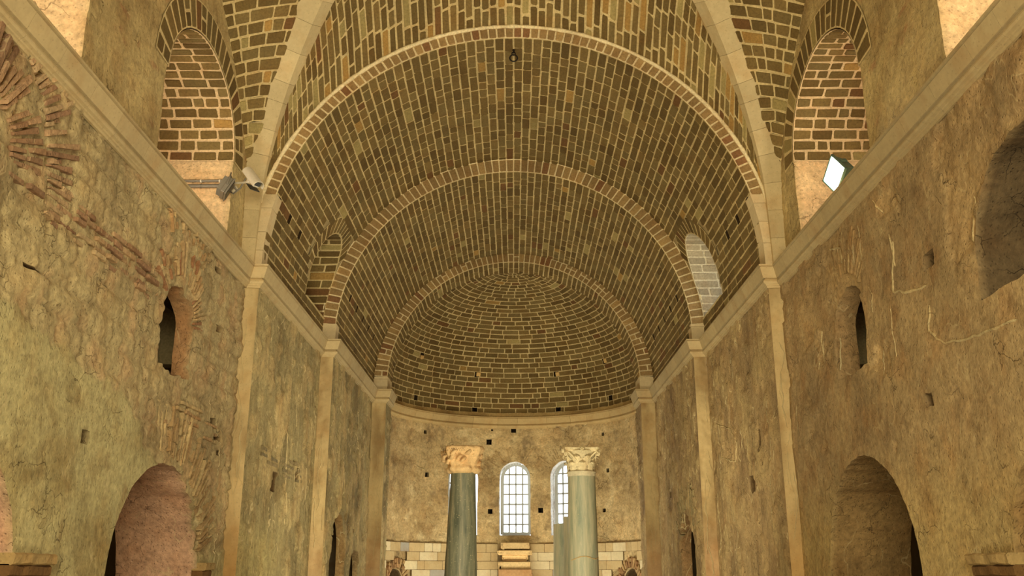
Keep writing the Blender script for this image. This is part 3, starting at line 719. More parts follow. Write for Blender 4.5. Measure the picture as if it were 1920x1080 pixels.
# ---- barrel vaults of the two choir bays
def Pvault(R, c, zb=ZC1 - .03):
    h0 = c - zb
    def P(u, v, n):
        u = np.asarray(u, float); v = np.asarray(v, float); n = np.asarray(n, float); tot = 2 * h0 + PI * R
        th = np.clip((v - h0) / R, 0, PI); x = -(R - n) * np.cos(th); z = c + (R - n) * np.sin(th)
        lo = v < h0; hi = v > h0 + PI * R
        z = np.where(lo, zb + v, z); z = np.where(hi, zb + (tot - v), z)
        return np.stack([x, u, z], -1)
    return P, h0, 2 * h0 + PI * R
RB, CB = 3.8, 4.48; RC, CC = 3.55, 4.45
WY, WR, WZ, WS = 17.2, 0.86, 5.38, 4.80          # choir window: centre, radius, spring, sill
for idx, (R, c, y0, y1, holes, nm) in enumerate(((RB, CB, Y1, Y2, (13.62, 14.35, 15.1, 15.88), 'ceiling_choir_vault'), (RC, CC, Y2, Y3, (18.8, 19.65, 20.5, 21.35, 22.2), 'ceiling_sanctuary_vault'))):
    mb = MB(); P, h0, tot = Pvault(R, c)
    ncs = int(round(tot / (0.156 if idx == 0 else 0.15))); cs = [tot * i / ncs for i in range(ncs + 1)]
    rows = {}
    def us(i, y0=y0, y1=y1):
        return cuts(y0 + (0.0 if idx else 0.0), y1, 0.35, 1, .6, 1.5, first=random.uniform(.18, .5))
    zh = 5.46 if idx == 0 else 5.42
    def sofz(v): return float(P(np.array([0.]), np.array([v]), np.array([0.]))[0, 2])
    hole_rows = [i for i in range(ncs) if sofz(cs[i]) <= zh < sofz(cs[i + 1]) or sofz(cs[i]) > zh >= sofz(cs[i + 1])]
    def us2(i, us=us, hole_rows=hole_rows, holes=holes, y0=y0, y1=y1):
        if i not in hole_rows: return us(i)
        e = [y0]
        for h in holes:
            a = h - .075; 
            if a - e[-1] > .05:
                e += [e[-1] + (a - e[-1]) * .5] if a - e[-1] > .5 else []
                e.append(a)
            e.append(h + .075)
        return e + cuts(e[-1], y1, .35)[1:]
    def skip(u, v, a, b, cc, dd, idx=idx, P=P, hole_rows=hole_rows, holes=holes, cs=cs):
        z = sofz(v)
        i = int(np.searchsorted(cs, v) - 1)
        if i in hole_rows and any(abs(u - h) < .03 for h in holes): return 'hole'
        if idx == 0 and z < 7 and u > WY - WR - .3:
            zz = z
            if zz > WZ:
                # any corner inside the ring
                for uu in (a, b, u):
                    if math.hypot(uu - WY, zz - WZ) < WR + .26: return 'skip'
            elif zz > WS and b > WY - WR and a < WY + WR: return 'skip'
        return None
    bricks(mb, P, cs, us2, skip=skip, high=0.012)
    if idx == 0:
        for s in (-1, 1):
            # surface round the window: backing, ring of voussoirs, deep reveal
            def Pw(u, v, n, s=s):
                u = np.asarray(u, float); v = np.asarray(v, float); n = np.asarray(n, float)
                x = np.where(v > CB, np.sqrt(np.maximum(R * R - (v - CB) ** 2, 0.01)), R)
                return np.stack([s * (x - n), u + 0 * x, v + 0 * x], -1)
            Hm = lambda u, v: (np.full(len(np.atleast_1d(u)), -0.012) , np.tile(MORT * .62, (len(np.atleast_1d(u)), 1)))
            lp = arch_loop(WY, WR, WS, WZ, WR, 20)
            sheet(mb, [(WY - WR - .5, WS - .1), (Y2 - .01, WS - .1), (Y2 - .01, WZ + WR + .5), (WY - WR - .5, WZ + WR + .5)], [dict(loop=lp, depth=.1, noreveal=True)], .06, Pw, Hm)
            Pr = lambda u, v, n, Pw=Pw: Pw(WY - u * np.cos(v), WZ + u * np.sin(v), n)
            nv = 17; bricks(mb, Pr, [PI * i / nv * 1.0 for i in range(nv + 1)], lambda i: [WR, WR + .30], su=1, sv=1.0, joint=.03, jag=.004, high=.015,
                            skip=lambda u, v, *k: 'skip' if WY - 1.16 * math.cos(v) > Y2 - .03 else None) if False else None
            # ring courses need metres along the arc: v in metres
            Pr = lambda u, v, n, Pw=Pw: Pw(WY - u * np.cos(v / (WR + .15)), WZ + u * np.sin(v / (WR + .15)), n)
            La = PI * (WR + .15); nv = 19
            bricks(mb, Pr, [La * i / nv for i in range(nv + 1)], lambda i: [WR, WR + .33], joint=.034, jag=.004, high=.008,
                   skip=lambda u, v, *k: 'skip' if WY - (WR + .3) * math.cos(v / (WR + .15)) > Y2 - .02 else None)
            # reveal: u = depth beyond the vault surface, v = metres along the opening's edge from the near sill corner
            hj = WZ - WS; Lt = 2 * hj + PI * WR
            def Pt(u, v, n, s=s):
                u = np.asarray(u, float); v = np.asarray(v, float); n = np.asarray(n, float)
                th = np.clip((v - hj) / WR, 0, PI); rr = WR - n
                y = WY - rr * np.cos(th); z = WZ + rr * np.sin(th)
                z = np.where(v < hj, WS + v, z); z = np.where(v > hj + PI * WR, WS + (Lt - v), z)
                xv = np.where(z > CB, np.sqrt(np.maximum(R * R - (z - CB) ** 2, .01)), R)
                X1 = 5.45
                return np.stack([s * (xv + (X1 - xv) * u / 1.8), y, z], -1)
            ct = [Lt * i / 24 for i in range(25)]
            wc = (lambda: lin(168, 156, 130) * random.uniform(.8, 1.15)) if s > 0 else (lambda: brick_col(.05, .05) * .95)  # same brick both sides; right reveal coloured paler to carry the daylight
            bricks(mb, Pt, ct, lambda i: cuts(0, 1.8, .34), joint=.024, high=.012, col=wc, mort=MORT if s < 0 else lin(214, 204, 176))
            mb.add([(s * 3.75, WY - WR, WS), (s * 5.5, WY - WR, WS), (s * 5.5, WY + WR, WS), (s * 3.75, WY + WR, WS)], [(0, 1, 2, 3)], MORT)
            if s < 0: mb.add([(s * 5.4, WY - 1, WS), (s * 5.4, WY + 1, WS), (s * 5.4, WY + 1, 6.6), (s * 5.4, WY - 1, 6.6)], [(0, 1, 2, 3)], BR[0])
        mb.box((0, (Y1 + Y2) / 2, 9.0), (1, .1, .1), MORT)
    struct(mb, nm, M_BRICK)

# ---- voussoir rings on the faces of the three arches
def ring(name, y, c, r0, r1, n, z_start, back=None, colf=None, roll=.026):
    mb = MB(); a0 = math.asin(max(0, (z_start - c)) / r0); rm = (r0 + r1) / 2
    Pr = lambda u, v, nn: np.stack([-u * np.cos(v / rm), y - nn + 0 * u, c + u * np.sin(v / rm)], -1)
    L0, L1 = a0 * rm, (PI - a0) * rm
    bricks(mb, Pr, [L0 + (L1 - L0) * i / n for i in range(n + 1)], (lambda i: [r0, r1]) if r1 - r0 < .3 else (lambda i: [r0, r1] if random.random() < .6 else [r0, r0 + (r1 - r0) * random.choice((.4, .6)), r1]),
           joint=.024, high=.014, jag=.006, col=colf or (lambda: (lin(150, 124, 82) if random.random() < .8 else lin(170, 142, 94) if random.random() < .6 else lin(136, 100, 66)) * random.uniform(.85, 1.12)), mort=lin(222, 204, 160))  # paler dressed stone, brightened further for the light on the faces
    # thin mortar roll where the outer edge of the ring meets the vault in front of it
    pts = [(-(r1 - .0) * math.cos(t), y - .02, c + (r1 - .0) * math.sin(t)) for t in np.linspace(a0 * .8, PI - a0 * .8, 120)]
    mb.tube(pts, [roll * (.8 + .5 * random.random()) for _ in pts], lin(232, 216, 172), 6)
    if back:                                                          # underside of a short arch
        Ps = lambda u, v, nn: np.stack([-(r0 - nn) * np.cos(v / r0), u, c + (r0 - nn) * np.sin(v / r0)], -1)
        q0, q1 = a0 * r0, (PI - a0) * r0
        bricks(mb, Ps, [q0 + (q1 - q0) * i / n for i in range(n + 1)], lambda i: cuts(y, back, .38), joint=.024, high=.012)
        for s in (-1, 1):
            mb.box((s * (r0 + .15), (y + back) / 2 + .01, (z_start + ZC1) / 2), (.3, back - y - .02, z_start - ZC1 + .04), CREAM * .9)
    return struct(mb, name, M_BRICK)
ring('trim_arch_1', Y1, 4.48, RB, 4.0, 74, 5.5, roll=.032)
ring('trim_arch_2', Y2, CC, RC, RB + .04, 74, 4.70)
ring('trim_arch_3', Y3, 4.57, WJ, RC + .02, 72, 4.72, back=Y4 + .12)

# ---- half dome of the apse
mb = MB(); ZD = 4.47
def Pd(u, v, n):
    la = np.asarray(v) / RA; r = RA - np.asarray(n); az = np.asarray(u)
    return np.stack([r * np.cos(la) * np.sin(az), YA + r * np.cos(la) * np.cos(az), ZD + r * .985 * np.sin(la)], -1)
nd = 35; cd = [RA * PI / 2 * i / nd for i in range(nd + 1)]; cd[-1] -= .03
def dome_u(i):
    la = cd[i] / RA; rr = max(RA * math.cos((cd[i] + cd[i + 1]) / 2 / RA), .05)
    a = PI / 2 if rr > 1.6 else PI
    m = 0.36 if rr > 1.2 else (.22 if rr > .5 else .13)
    return cuts(-a - .12, min(a + .12, PI if a == PI else 9), m, rr, .6, 1.45, first=random.uniform(.1, .35))
DH = [(790, 668, 1), (1133, 675, 1), (895, 700, 1), (1043, 700, 1), (780, 742, 0), (890, 768, 0), (1047, 770, 0), (1145, 747, 0)]
def on_dome(px, py):
    kx, kz = ray(px, py); d = np.array([kx, 1, kz]); o = np.array([0, -YA, -ZD]); a = d @ d; b = 2 * d @ o; cc = o @ o - RA * RA
    t = (-b + math.sqrt(b * b - 4 * a * cc)) / (2 * a); p = o + d * t
    return math.atan2(p[0], p[1]), math.asin(p[2] / RA) * RA
DHP = [on_dome(a, b) + (k,) for a, b, k in DH]
def dskip(u, v, a, b, c_, d_):
    la = v / RA; y = YA + RA * math.cos(la) * math.cos(u)
    if y < Y4 - .02: return 'skip'
    return None
def dome_u2(i):
    e = dome_u(i); rr = RA * math.cos((cd[i] + cd[i + 1]) / 2 / RA)
    for (u, v, k) in DHP:
        if cd[i] <= v < cd[i + 1]:
            h = .08 / rr; e = [x for x in e if abs(x - u) > h + .07 / rr] + [u - h, u + h]; e.sort()
    return e
def dskip2(u, v, a, b, c_, d_):
    for (uu, vv, k) in DHP:
        if c_ <= vv < d_ and abs(u - uu) < .005: return 'hole'
    return dskip(u, v, a, b, c_, d_)
bricks(mb, Pd, cd, dome_u2, su=lambda i: max(RA * math.cos((cd[i] + cd[i + 1]) / 2 / RA), .05), joint=.022, high=.010, skip=dskip2,
       col=lambda: brick_col(.03, .02))
for (u, v, k) in DHP:                                                 # lighter plugs in the upper scaffold holes
    if k:
        c0 = Pd(np.array([u + .012]), np.array([v - .01]), np.array([-.03]))[0]
        M = Matrix.Rotation(-u, 3, 'Z') @ Matrix.Rotation(v / RA, 3, 'X')
        mb.bevbox(tuple(c0), (.125, .1, .125), lin(206, 172, 112), .012, M)
V = []
for la in np.linspace(-.03, PI / 2, 24):
    V.append([((RA + .42) * math.cos(la) * math.sin(a), YA + (RA + .42) * math.cos(la) * math.cos(a), ZD + (RA + .42) * math.sin(la)) for a in np.linspace(-PI * .62, PI * .62, 60)])
mb.grid(np.array(V), MORT)
# rubble course under the bricks
Pb = lambda u, v, n: np.stack([(RA - n) * np.sin(np.asarray(u) / RA), YA + (RA - n) * np.cos(np.asarray(u) / RA), np.asarray(v) + 0 * np.asarray(u)], -1)
Hb = lambda u, v: (0.04 * (fbm(u * 5, v * 6, 5, 4) - .4), mixc(lin(196, 170, 116), lin(160, 134, 88), np.clip((fbm(u * 2, v * 5, 6, 4) - .4) * 3, 0, 1)))
sheet(mb, [(-RA * PI / 2, 4.28), (RA * PI / 2, 4.28), (RA * PI / 2, ZD + .03), (-RA * PI / 2, ZD + .03)], [], .06, Pb, Hb)
struct(mb, 'ceiling_apse_half_dome', M_BRICK)

# ---- apse wall with three windows
mb = MB()
def H_apse(u, v):
    u = np.asarray(u, float); v = np.asarray(v, float)
    f = fbm(u * 3, v * 3, 111, 5, .6); f2 = fbm(u * 10, v * 10, 115, 3, .6); g1 = fbm(u * 1.0, v * 0.8, 117, 5, .62); g2 = fbm(u * 2.6, v * 2.2, 121, 5, .65)
    b, tone = blocks(u * 1.0, v, 0.27, 77)
    m = sstep(0.50, 0.54, g1)
    n = 0.07 * (f - .5) + 0.025 * (f2 - .5) + 0.03 * m + 0.012 * b * (1 - m)
    c = mixc(lin(204, 180, 132), lin(170, 146, 102), np.clip((g1 - .40) * 2.8, 0, 1)); c = mixc(c, lin(220, 200, 152), np.clip((g2 - .56) * 6, 0, .9)); c = mixc(c, lin(134, 116, 86), np.clip((.40 - g2) * 5, 0, .7))
    return n, c
WAN = [-math.radians(25.5), math.radians(0.6), math.radians(26.0)]; holes = []
HWD = 0.455
for k, a in enumerate(WAN):
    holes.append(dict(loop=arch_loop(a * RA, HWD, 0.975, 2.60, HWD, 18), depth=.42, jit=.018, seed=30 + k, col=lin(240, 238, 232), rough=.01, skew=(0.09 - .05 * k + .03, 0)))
for s in (-1, 1):
    holes.append(dict(loop=arch_loop(s * 4.02, 0.42, ZF + .02, -0.36, 0.42, 10), depth=.8, jit=.04, seed=40 + s, col=lin(120, 96, 64), cap=True))
for (px, py, sz) in ((797, 810, .10), (917, 829, .16), (1130, 814, .10), (800, 890, .13), (919, 959, .14), (1014, 957, .14), (1133, 957, .11), (1141, 882, .11), (963, 798, .15), (923, 798, .05)):
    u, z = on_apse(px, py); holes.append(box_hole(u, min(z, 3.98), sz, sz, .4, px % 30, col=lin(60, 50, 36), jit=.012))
sheet(mb, [(-RA * PI / 2 - .1, ZF), (RA * PI / 2 + .1, ZF), (RA * PI / 2 + .1, ZC0 + .2), (-RA * PI / 2 - .1, ZC0 + .2)], holes, .05, Pb, H_apse)
for k, a in enumerate(WAN):
    fan(mb, Pb, H_apse, a * RA, 2.6, HWD + .08, HWD + .5, .5, PI - .5, .06, .4, .002, [lin(196, 172, 126), lin(188, 162, 116)])
for s in (-1, 1):
    fan(mb, Pb, H_apse, s * 4.02, -.36, .45, .72, .0, PI, .085, .2, .012, base=.07, lose=0, cols=[lin(176, 138, 96), lin(158, 124, 86), lin(186, 156, 110)])
squiggles(mb, Pb, H_apse, 14, -4.6, 4.6, 1.0, 3.6, 99, .5, .02, [(a * RA, .6, 2.0, 1.3) for a in WAN])
for L in (((796, 870), (795, 880), (775, 870)), ((800, 955), (800, 970), (810, 985)), ((741, 1000), (738, 1015)), ((1118, 1005), (1142, 1010), (1143, 1018)), ((860, 1003), (880, 1000), (900, 1006))):
    fillet(mb, Pb, H_apse, [on_apse(*q) for q in L], .025)
struct(mb, 'wall_apse', M_WALL)

# marble facing round the foot of the apse
mb = MB()
rows = [0.74 - .235 * i for i in range(11)]
rows = rows[::-1]
Pm = lambda u, v, n: Pb(u, v, np.asarray(n) + .075)
def mskip(u, v, a, b, c_, d_):
    if abs(u) < .46 + (.05 if v > .2 else 0): return 'skip'
    for s in (-1, 1):
        if math.hypot(u - s * 4.02, v + .42) < .86 or (abs(u - s * 4.02) < .5 and v < -.3): return 'skip'
    return None
def mcol():
    r = random.random()
    return (lin(232, 218, 178) if r < .5 else lin(206, 184, 138) if r < .94 else lin(176, 172, 160)) * random.uniform(.9, 1.05)
def mu(i):
    L = RA * PI / 2 + .02; return cuts(-L, -.46, .5, 1, .5, 1.5) + cuts(.46, L, .5, 1, .5, 1.5)
bricks(mb, Pm, rows, mu, joint=.010, high=.005, jag=.001, skip=mskip, col=mcol, mort=lin(120, 100, 70))
struct(mb, 'trim_marble_facing', M_STONE)

# ---- groin vault of the nave bay: webs of brick, four diagonal ribs
YC = 8.87
RIB = np.array([(3.95, 13.40, 4.37), (3.93, 13.38, 5.2), (3.90, 13.35, 5.80), (3.74, 13.16, 6.42), (3.54, 12.93, 7.04), (3.22, 12.56, 7.66), (2.90, 12.20, 8.2), (2.4, 11.62, 8.75), (1.6, 10.70, 9.25), (.8, 9.79, 9.5), (0, YC, 9.58)])
# shift from the far soffit edge to the rib's centre line
def rib_at_x(x):
    xs = RIB[::-1, 0]; return np.interp(x, xs, RIB[::-1, 1]), np.interp(x, xs, RIB[::-1, 2])
def rib_at_y(y):
    ys = RIB[::-1, 1]; return np.interp(y, ys, RIB[::-1, 0]), np.interp(y, ys, RIB[::-1, 2])
mb = MB()
R1, C1 = 4.0, 4.48
def Pfar(u, v, n):
    """u: 0 at the arch, 1 at the ribs; v: metres along the arch"""
    u = np.asarray(u, float); v = np.asarray(v, float); n = np.asarray(n, float)
    th = v / R1; x = -R1 * np.cos(th); z0 = C1 + R1 * np.sin(th); ax = np.clip(np.abs(x) * 3.95 / 4.0, 0, 3.95)
    ry, rz = rib_at_x(ax); rz = rz + .02
    X = x + (np.sign(x) * ax - x) * u; Y = Y1 + (ry - Y1) * u; Z = z0 + (rz - z0) * u + .21 * (Y1 - ry) * np.sin(PI * u) * np.where(u < .5, 1 - .35 * np.sin(PI * u), .65)
    return np.stack([X + n * np.cos(th), Y, Z - n * np.sin(th)], -1)
def far_len(i, cs): 
    v = (cs[i] + cs[i + 1]) / 2; x = abs(R1 * math.cos(v / R1)); return max(.25, float(math.hypot(Y1 - rib_at_x(min(x, 3.95))[0], rib_at_x(min(x, 3.95))[1] + .02 - C1 - R1 * math.sin(v / R1))))
nf = 78; cf = [R1 * (.30 + (PI - .60) * i / nf) for i in range(nf + 1)]
fl_ = [far_len(i, cf) for i in range(nf)]
bricks(mb, Pfar, cf, lambda i: cuts(0, 1, .34, fl_[i], .5, 1.6, first=random.uniform(.1, .4)), su=lambda i: fl_[i], joint=.026, high=.014, col=lambda: brick_col(.03, .16))
# wall arch at the side and side webs
AW, CW, XW = 5.13, 3.20, 4.1
def zw(y): return CW + np.sqrt(np.maximum(AW ** 2 - (np.asarray(y, float) - YC) ** 2, 0))
for s in (-1, 1):
    def Ps(u, v, n, s=s):
        """u: 0 at the wall, 1 at the rib; v: metres along the wall arch, 0 at its crown"""
        u = np.asarray(u, float); v = np.asarray(v, float); n = np.asarray(n, float); th = v / AW
        y = np.minimum(YC + AW * np.sin(th), Y1 - .03); z0 = CW + AW * np.cos(th)
        t_ = np.clip((z0 - 5.6) / 2.73, 0, 1); zr_ = z0 + .04 + 1.2 * t_ ** 2
        rx = np.interp(zr_, RIB[:, 2] + .01, RIB[:, 0]); ry = np.interp(zr_, RIB[:, 2] + .01, RIB[:, 1])
        X = XW + (rx - XW) * u; Z = z0 + (zr_ - z0) * u + .05 * np.sin(PI * u); Y = y + (ry - y) * u
        return np.stack([s * X, Y - n * np.sin(th), Z - n * np.cos(th)], -1)
    vm = AW * math.asin((Y1 - .05 - YC) / AW); ns_ = 30; cv = [vm * i / ns_ for i in range(ns_ + 1)]
    def slen(i): 
        y = YC + AW * math.sin((cv[i] + cv[i + 1]) / 2 / AW); rx, rz = rib_at_y(min(y, 13.3)); return max(.25, 1.05 * (XW - rx))
    bricks(mb, Ps, cv, lambda i: cuts(0, 1, .30, slen(i), .5, 1.5, first=random.uniform(.1, .35)), su=slen, joint=.026, high=.014, col=lambda: brick_col(.03, .12))
# the near half mirrors the far half
def mirrored(P): 
    def Q(u, v, n):
        X = P(u, v, n); X[..., 1] = 2 * YC - X[..., 1]; return X
    return Q
bricks(mb, mirrored(Pfar), cf[::2], lambda i: cuts(0, 1, .5, 2.0), su=2.0, joint=.026)
for s in (-1, 1):
    bricks(mb, mirrored(lambda u, v, n, s=s: np.stack([s * (XW + (rib_at_y(np.clip(np.minimum(YC + AW * np.sin(v / AW), Y1 - .03), YC, 13.3))[0] - XW) * u), np.minimum(YC + AW * np.sin(v / AW), Y1 - .03) + 0 * u,
           CW + AW * np.cos(v / AW) + (rib_at_y(np.clip(np.minimum(YC + AW * np.sin(v / AW), Y1 - .03), YC, 13.3))[1] + .14 - CW - AW * np.cos(v / AW)) * u], -1)), cv[::2], lambda i: cuts(0, 1, .5, 2.0), su=2.0, joint=.026)
mb.box((0, 4.1, 9.0), (8.2, .3, 2.2), BR[0])
struct(mb, 'ceiling_groin_vault', M_BRICK)
mb = MB(); mb.box((0, -.5, 8.6), (8.4, 9.3, .2), lin(180, 160, 122))
struct(mb, 'ceiling_rear', M_STONE)
# vertical backing added over the first arch against light leaks, hidden above the web
mb = MB(); pts = [(-4.3 * 1.0, 4.3)]
V = []
for t in np.linspace(.02, PI - .02, 60): V.append([(-(R1 - .02) * math.cos(t), Y1 + .06, C1 + (R1 - .02) * math.sin(t)), (-5.6 * math.cos(t), Y1 + .06, C1 + 5.6 * math.sin(t))])
mb.grid(np.array(V), MORT, False)
for s in (-1, 1): mb.box((s * 4.8, Y1 + .2, 4.2), (1.5, .25, 2.6), MORT)
struct(mb, 'wall_over_arch', M_BRICK)
def rib(name, sx, sy):
    mb = MB(); P = []
    xs = [3.95, 3.94, 3.93, 3.915, 3.90, 3.82, 3.74, 3.64, 3.54, 3.38, 3.22, 3.06, 2.9, 2.65, 2.4, 2.0, 1.6, 1.2, .8, .4, 0]
    A = np.array([(x, *rib_at_x(x)) for x in xs]); 
    # smooth
    for _ in range(2): A[1:-1] = (A[:-2] + 2 * A[1:-1] + A[2:]) / 4
    Wd, D = 0.26, 0.36
    seg = np.linalg.norm(np.diff(A, axis=0), axis=1); cum = np.concatenate([[0], np.cumsum(seg)]); tot = cum[-1]
    n = int(tot / .42); r = random.Random(5)
    ds = [0] + [tot * (i + r.uniform(-.15, .15)) / n for i in range(1, n)] + [tot]
    def at(d):
        p = np.array([np.interp(d, cum, A[:, k]) for k in range(3)]); q = np.array([np.interp(min(d + .05, tot), cum, A[:, k]) for k in range(3)]); o = np.array([np.interp(max(d - .05, 0), cum, A[:, k]) for k in range(3)])
        t = (q - o) / np.linalg.norm(q - o); lat = np.array([-(-.75), -(-.66), 0.0]); lat = np.array([.66, .75, 0.]) * 0 + np.array([.75, -.66, 0.])
        # towards the side web, away from the far web
        lat = np.array([.753, -.658, 0.]); lat -= t * (lat @ t); lat /= np.linalg.norm(lat)
        dF = np.array([0, 1., -.12]); dF -= t * (dF @ t); dF /= np.linalg.norm(dF); dS = np.array([1., 0, -.34]); dS -= t * (dS @ t); dS /= np.linalg.norm(dS)
        nn = np.cross(t, lat); nn /= np.linalg.norm(nn)
        if nn @ np.array([1, 1, 1.]) < 0: nn = -nn
        return p - nn * .085, dF, dS, nn
    if True:
        for a, b in zip(ds[:-1], ds[1:]):
            k = 3; rows = []; g = .002
            for q in range(k + 1):
                d = a + (b - a) * q / k; d += g if q == 0 else (-g if q == k else 0)
                p, dF, dS, nn = at(d)
                j = .006
                row = [p, p + dS * .31, p + dS * .33 + nn * .1, p + nn * .25, p + dF * .29 + nn * .1, p + dF * .27]
                rows.append([(sx * w_[0], YC + sy * (w_[1] - YC), w_[2]) for w_ in row])
            c = lin(204, 186, 142) * r.uniform(.88, 1.03); Vv = np.array(rows)
            if False: pass
            mb.grid(Vv, c, False, closed=True); mb.add(Vv[0], [tuple(range(6))], c); mb.add(Vv[-1], [tuple(range(6))], c)
    return struct(mb, name, M_STONE)
for k, (sx, sy) in enumerate(((-1, 1), (1, 1), (-1, -1), (1, -1))): rib('trim_rib_%d' % (k + 1), sx, sy)

# ---- clerestory walls over the cornice, each with two deep arched windows
CWY = [11.22, 6.5]; CH, CZS, CZR = 1.37, 5.72, 1.08
def ell(th): return CH * np.cos(th), CZR * np.sin(th)
for s, nm in ((-1, 'left'), (1, 'right')):
    mb = MB(); P = Pside(s, XW)
    def H(y, z):
        y = np.asarray(y, float); z = np.asarray(z, float)
        b, tone = blocks(y * .8, z, 0.52, 140 + s)
        f = fbm(y * 4, z * 4, 141, 5, .6); g1 = fbm(y * 1.5, z * 1.5, 145, 4)
        c = mixc(lin(188, 168, 118), lin(164, 142, 96), np.clip((g1 - .4) * 2.5, 0, 1)) * (.93 + .14 * tone)[:, None]
        c = mixc(c, lin(170, 120, 84), np.clip((fbm(y * 2.2, z * 6, 149, 3) - .74) * 8, 0, .6))
        return .012 * b + .014 * (f - .5), c
    top = [(float(y), float(zw(y)) + .03) for y in np.linspace(Y1, 4.4, 50)]
    holes = []
    for yc in CWY:
        l = arch_loop(yc, CH, 4.22, CZS, CZR, 26)
        holes.append(dict(loop=l, depth=1.28, jit=.015, seed=60, col=lin(226, 196, 150), rough=.02, cap=True))
    sheet(mb, [(4.4, 4.1), (Y1 - .02, 4.1)] + top, holes, .045, P, H)
    wall_mb = mb; mb = MB()
    for yc in CWY:
        tab = np.linspace(0, PI, 200); ex, ez = ell(tab); ln = np.concatenate([[0], np.cumsum(np.hypot(np.diff(ex), np.diff(ez)))]); Lt = ln[-1]
        def Pso(u, v, n, s=s, yc=yc):
            th = np.interp(v, ln, tab); y = -CH * np.cos(th); z = CZR * np.sin(th); m = np.hypot(y, z)
            q = .03 + np.asarray(n)
            return np.stack([s * (XW - .02 + np.asarray(u)), yc + y - y / m * q, CZS + z - z / m * q], -1)
        nq = 24
        bricks(mb, Pso, [Lt * i / nq for i in range(nq + 1)], lambda i: cuts(0, 1.25, .26), joint=.028, high=.014, mort=lin(206, 180, 138), col=lambda: brick_col(.08, .02))
        def Pri(u, v, n, s=s, yc=yc):
            th = np.interp(v, ln, tab); y = -CH * np.cos(th); z = CZR * np.sin(th); m = np.hypot(y / CH ** 2, z / CZR ** 2)
            return np.stack([s * (XW - .022 - n), yc + y + y / CH ** 2 / m * u, CZS + z + z / CZR ** 2 / m * u], -1)
        bricks(mb, Pri, [Lt * i / 21 for i in range(22)], lambda i: [-.01, .40] if random.random() < .8 else [-.01, .2, .40], joint=.036, high=.006, jag=.005, mort=lin(206, 186, 136), col=lambda: brick_col(.05, .05))
    struct(mb, 'trim_clerestory_arches_%s' % nm, M_BRICK); struct(wall_mb, 'wall_%s_clerestory' % nm, M_WALL)

# ---- windows of the apse
def window(name, a):
    mb = MB(); W2, HS, zb = .40, 1.60, 0.0; R0 = RA + .30
    def fr(pts, r): mb.tube(pts, r, lin(188, 190, 186), 6)
    prof = [(-W2, 0), (-W2, HS)] + [(-W2 * math.cos(t), HS + W2 * math.sin(t)) for t in np.linspace(0, PI, 17)][1:-1] + [(W2, HS), (W2, 0)]
    def bar(p, q, w_=.046, d=.03):
        p = np.array(p); q = np.array(q); t = (q - p) / np.linalg.norm(q - p); n = np.array([-t[1], t[0]]) * w_ / 2
        v = []
        for yy in (-d / 2, d / 2):
            for pt in (p - n, p + n, q + n, q - n): v.append((pt[0], yy, pt[1]))
        mb.add(v, [(0, 1, 2, 3), (7, 6, 5, 4), (0, 4, 5, 1), (1, 5, 6, 2), (2, 6, 7, 3), (3, 7, 4, 0)], lin(112, 112, 104))
    for p, q in zip(prof[:-1], prof[1:]): bar(p, q, .10, .07)
    bar((-W2, .02), (W2, .02), .09, .08)
    for k in (-1, 0, 1):
        x = k * W2 / 2 * .98; bar((x, 0), (x, HS + math.sqrt(max(0, W2 * W2 - x * x))))
    for k in range(1, 7):
        bar((-W2, .285 * k), (W2, .285 * k)) if .285 * k <= HS + .2 else None
    o = mb.build(name, M_FRAME); o['kind'] = 'structure'
    gl = MB(); V = [(p[0], .012, p[1]) for p in prof]; gl.add(V, [tuple(range(len(V)))], (1, 1, 1)); gl.build('pane', M_GLASS, o)
    o.location = (R0 * math.sin(a), YA + R0 * math.cos(a), 1.01); o.rotation_euler = (0, 0, -a)
    return o
for k, a in enumerate(WAN): window('window_%d' % (k + 1), a + (.06 - .05 * k + .03) * .7 / RA)

# ================================================================== THINGS
def lathe(mb, prof, col, n=48, noise=0.0, seed=0, smooth=True, c=(0, 0), lean=(0, 0), square=None):
    rows = []
    for (r, z) in prof:
        row = []
        for k in range(n):
            a = 2 * PI * k / n; rr = r
            if square: 
                q = square(z); e = max(abs(math.cos(a)), abs(math.sin(a))); rr = r * ((1 - q) + q / e ** .85)
            if noise: rr += noise * (float(fbm(np.array([a * 2.2 + 9]), np.array([z * 5 + 3]), seed, 4, .6)[0]) - .5) * (1 if abs(a) > .0 else 1)
            row.append((c[0] + lean[0] * z + rr * math.cos(a), c[1] + lean[1] * z + rr * math.sin(a), z))
        rows.append(row)
    mb.grid(np.array(rows), col, smooth, closed=True)
    mb.add(rows[0], [tuple(range(n - 1, -1, -1))], col); mb.add(rows[-1], [tuple(range(n))], col)

def shaft(name, label, x, y, ztop, rt, rb, mat, group=None, lean=(0, 0), collar=False):
    root = thing(name, label, 'column', (x, y, ZF), group); H_ = ztop - ZF
    mb = MB(); L0 = .16
    mb.bevbox((0, 0, .06), (rb * 2.7, rb * 2.7, .12), lin(170, 160, 130), .02)
    lathe(mb, [(rb * 1.28, .12), (rb * 1.34, .15), (rb * 1.3, .2), (rb * 1.12, .22), (rb * 1.12, .25), (rb * 1.2, .28), (rb * 1.12, .32)], lin(176, 166, 136))
    mb.build('base', M_CARVE, root)
    mb = MB(); n = 20; prof = []
    for i in range(n + 1):
        t = i / n; prof.append((rb + (rt - rb) * t ** 1.15, .32 + (H_ - .32) * t))
    lathe(mb, prof, (1, 1, 1), 56, .012, 3, lean=lean); mb.build('shaft', mat, root)
    if collar:
        mb = MB(); lathe(mb, [(rt, H_ - .10), (rt + .012, H_ - .09), (rt + .012, H_ - .03), (rt + .03, H_ - .02), (rt + .03, H_ + .0), (rt, H_ + .01)], lin(210, 200, 168)); mb.build('collar', M_CARVE, root)
    return root, H_
def place(px, y): return ray(px, 980)[0] * y

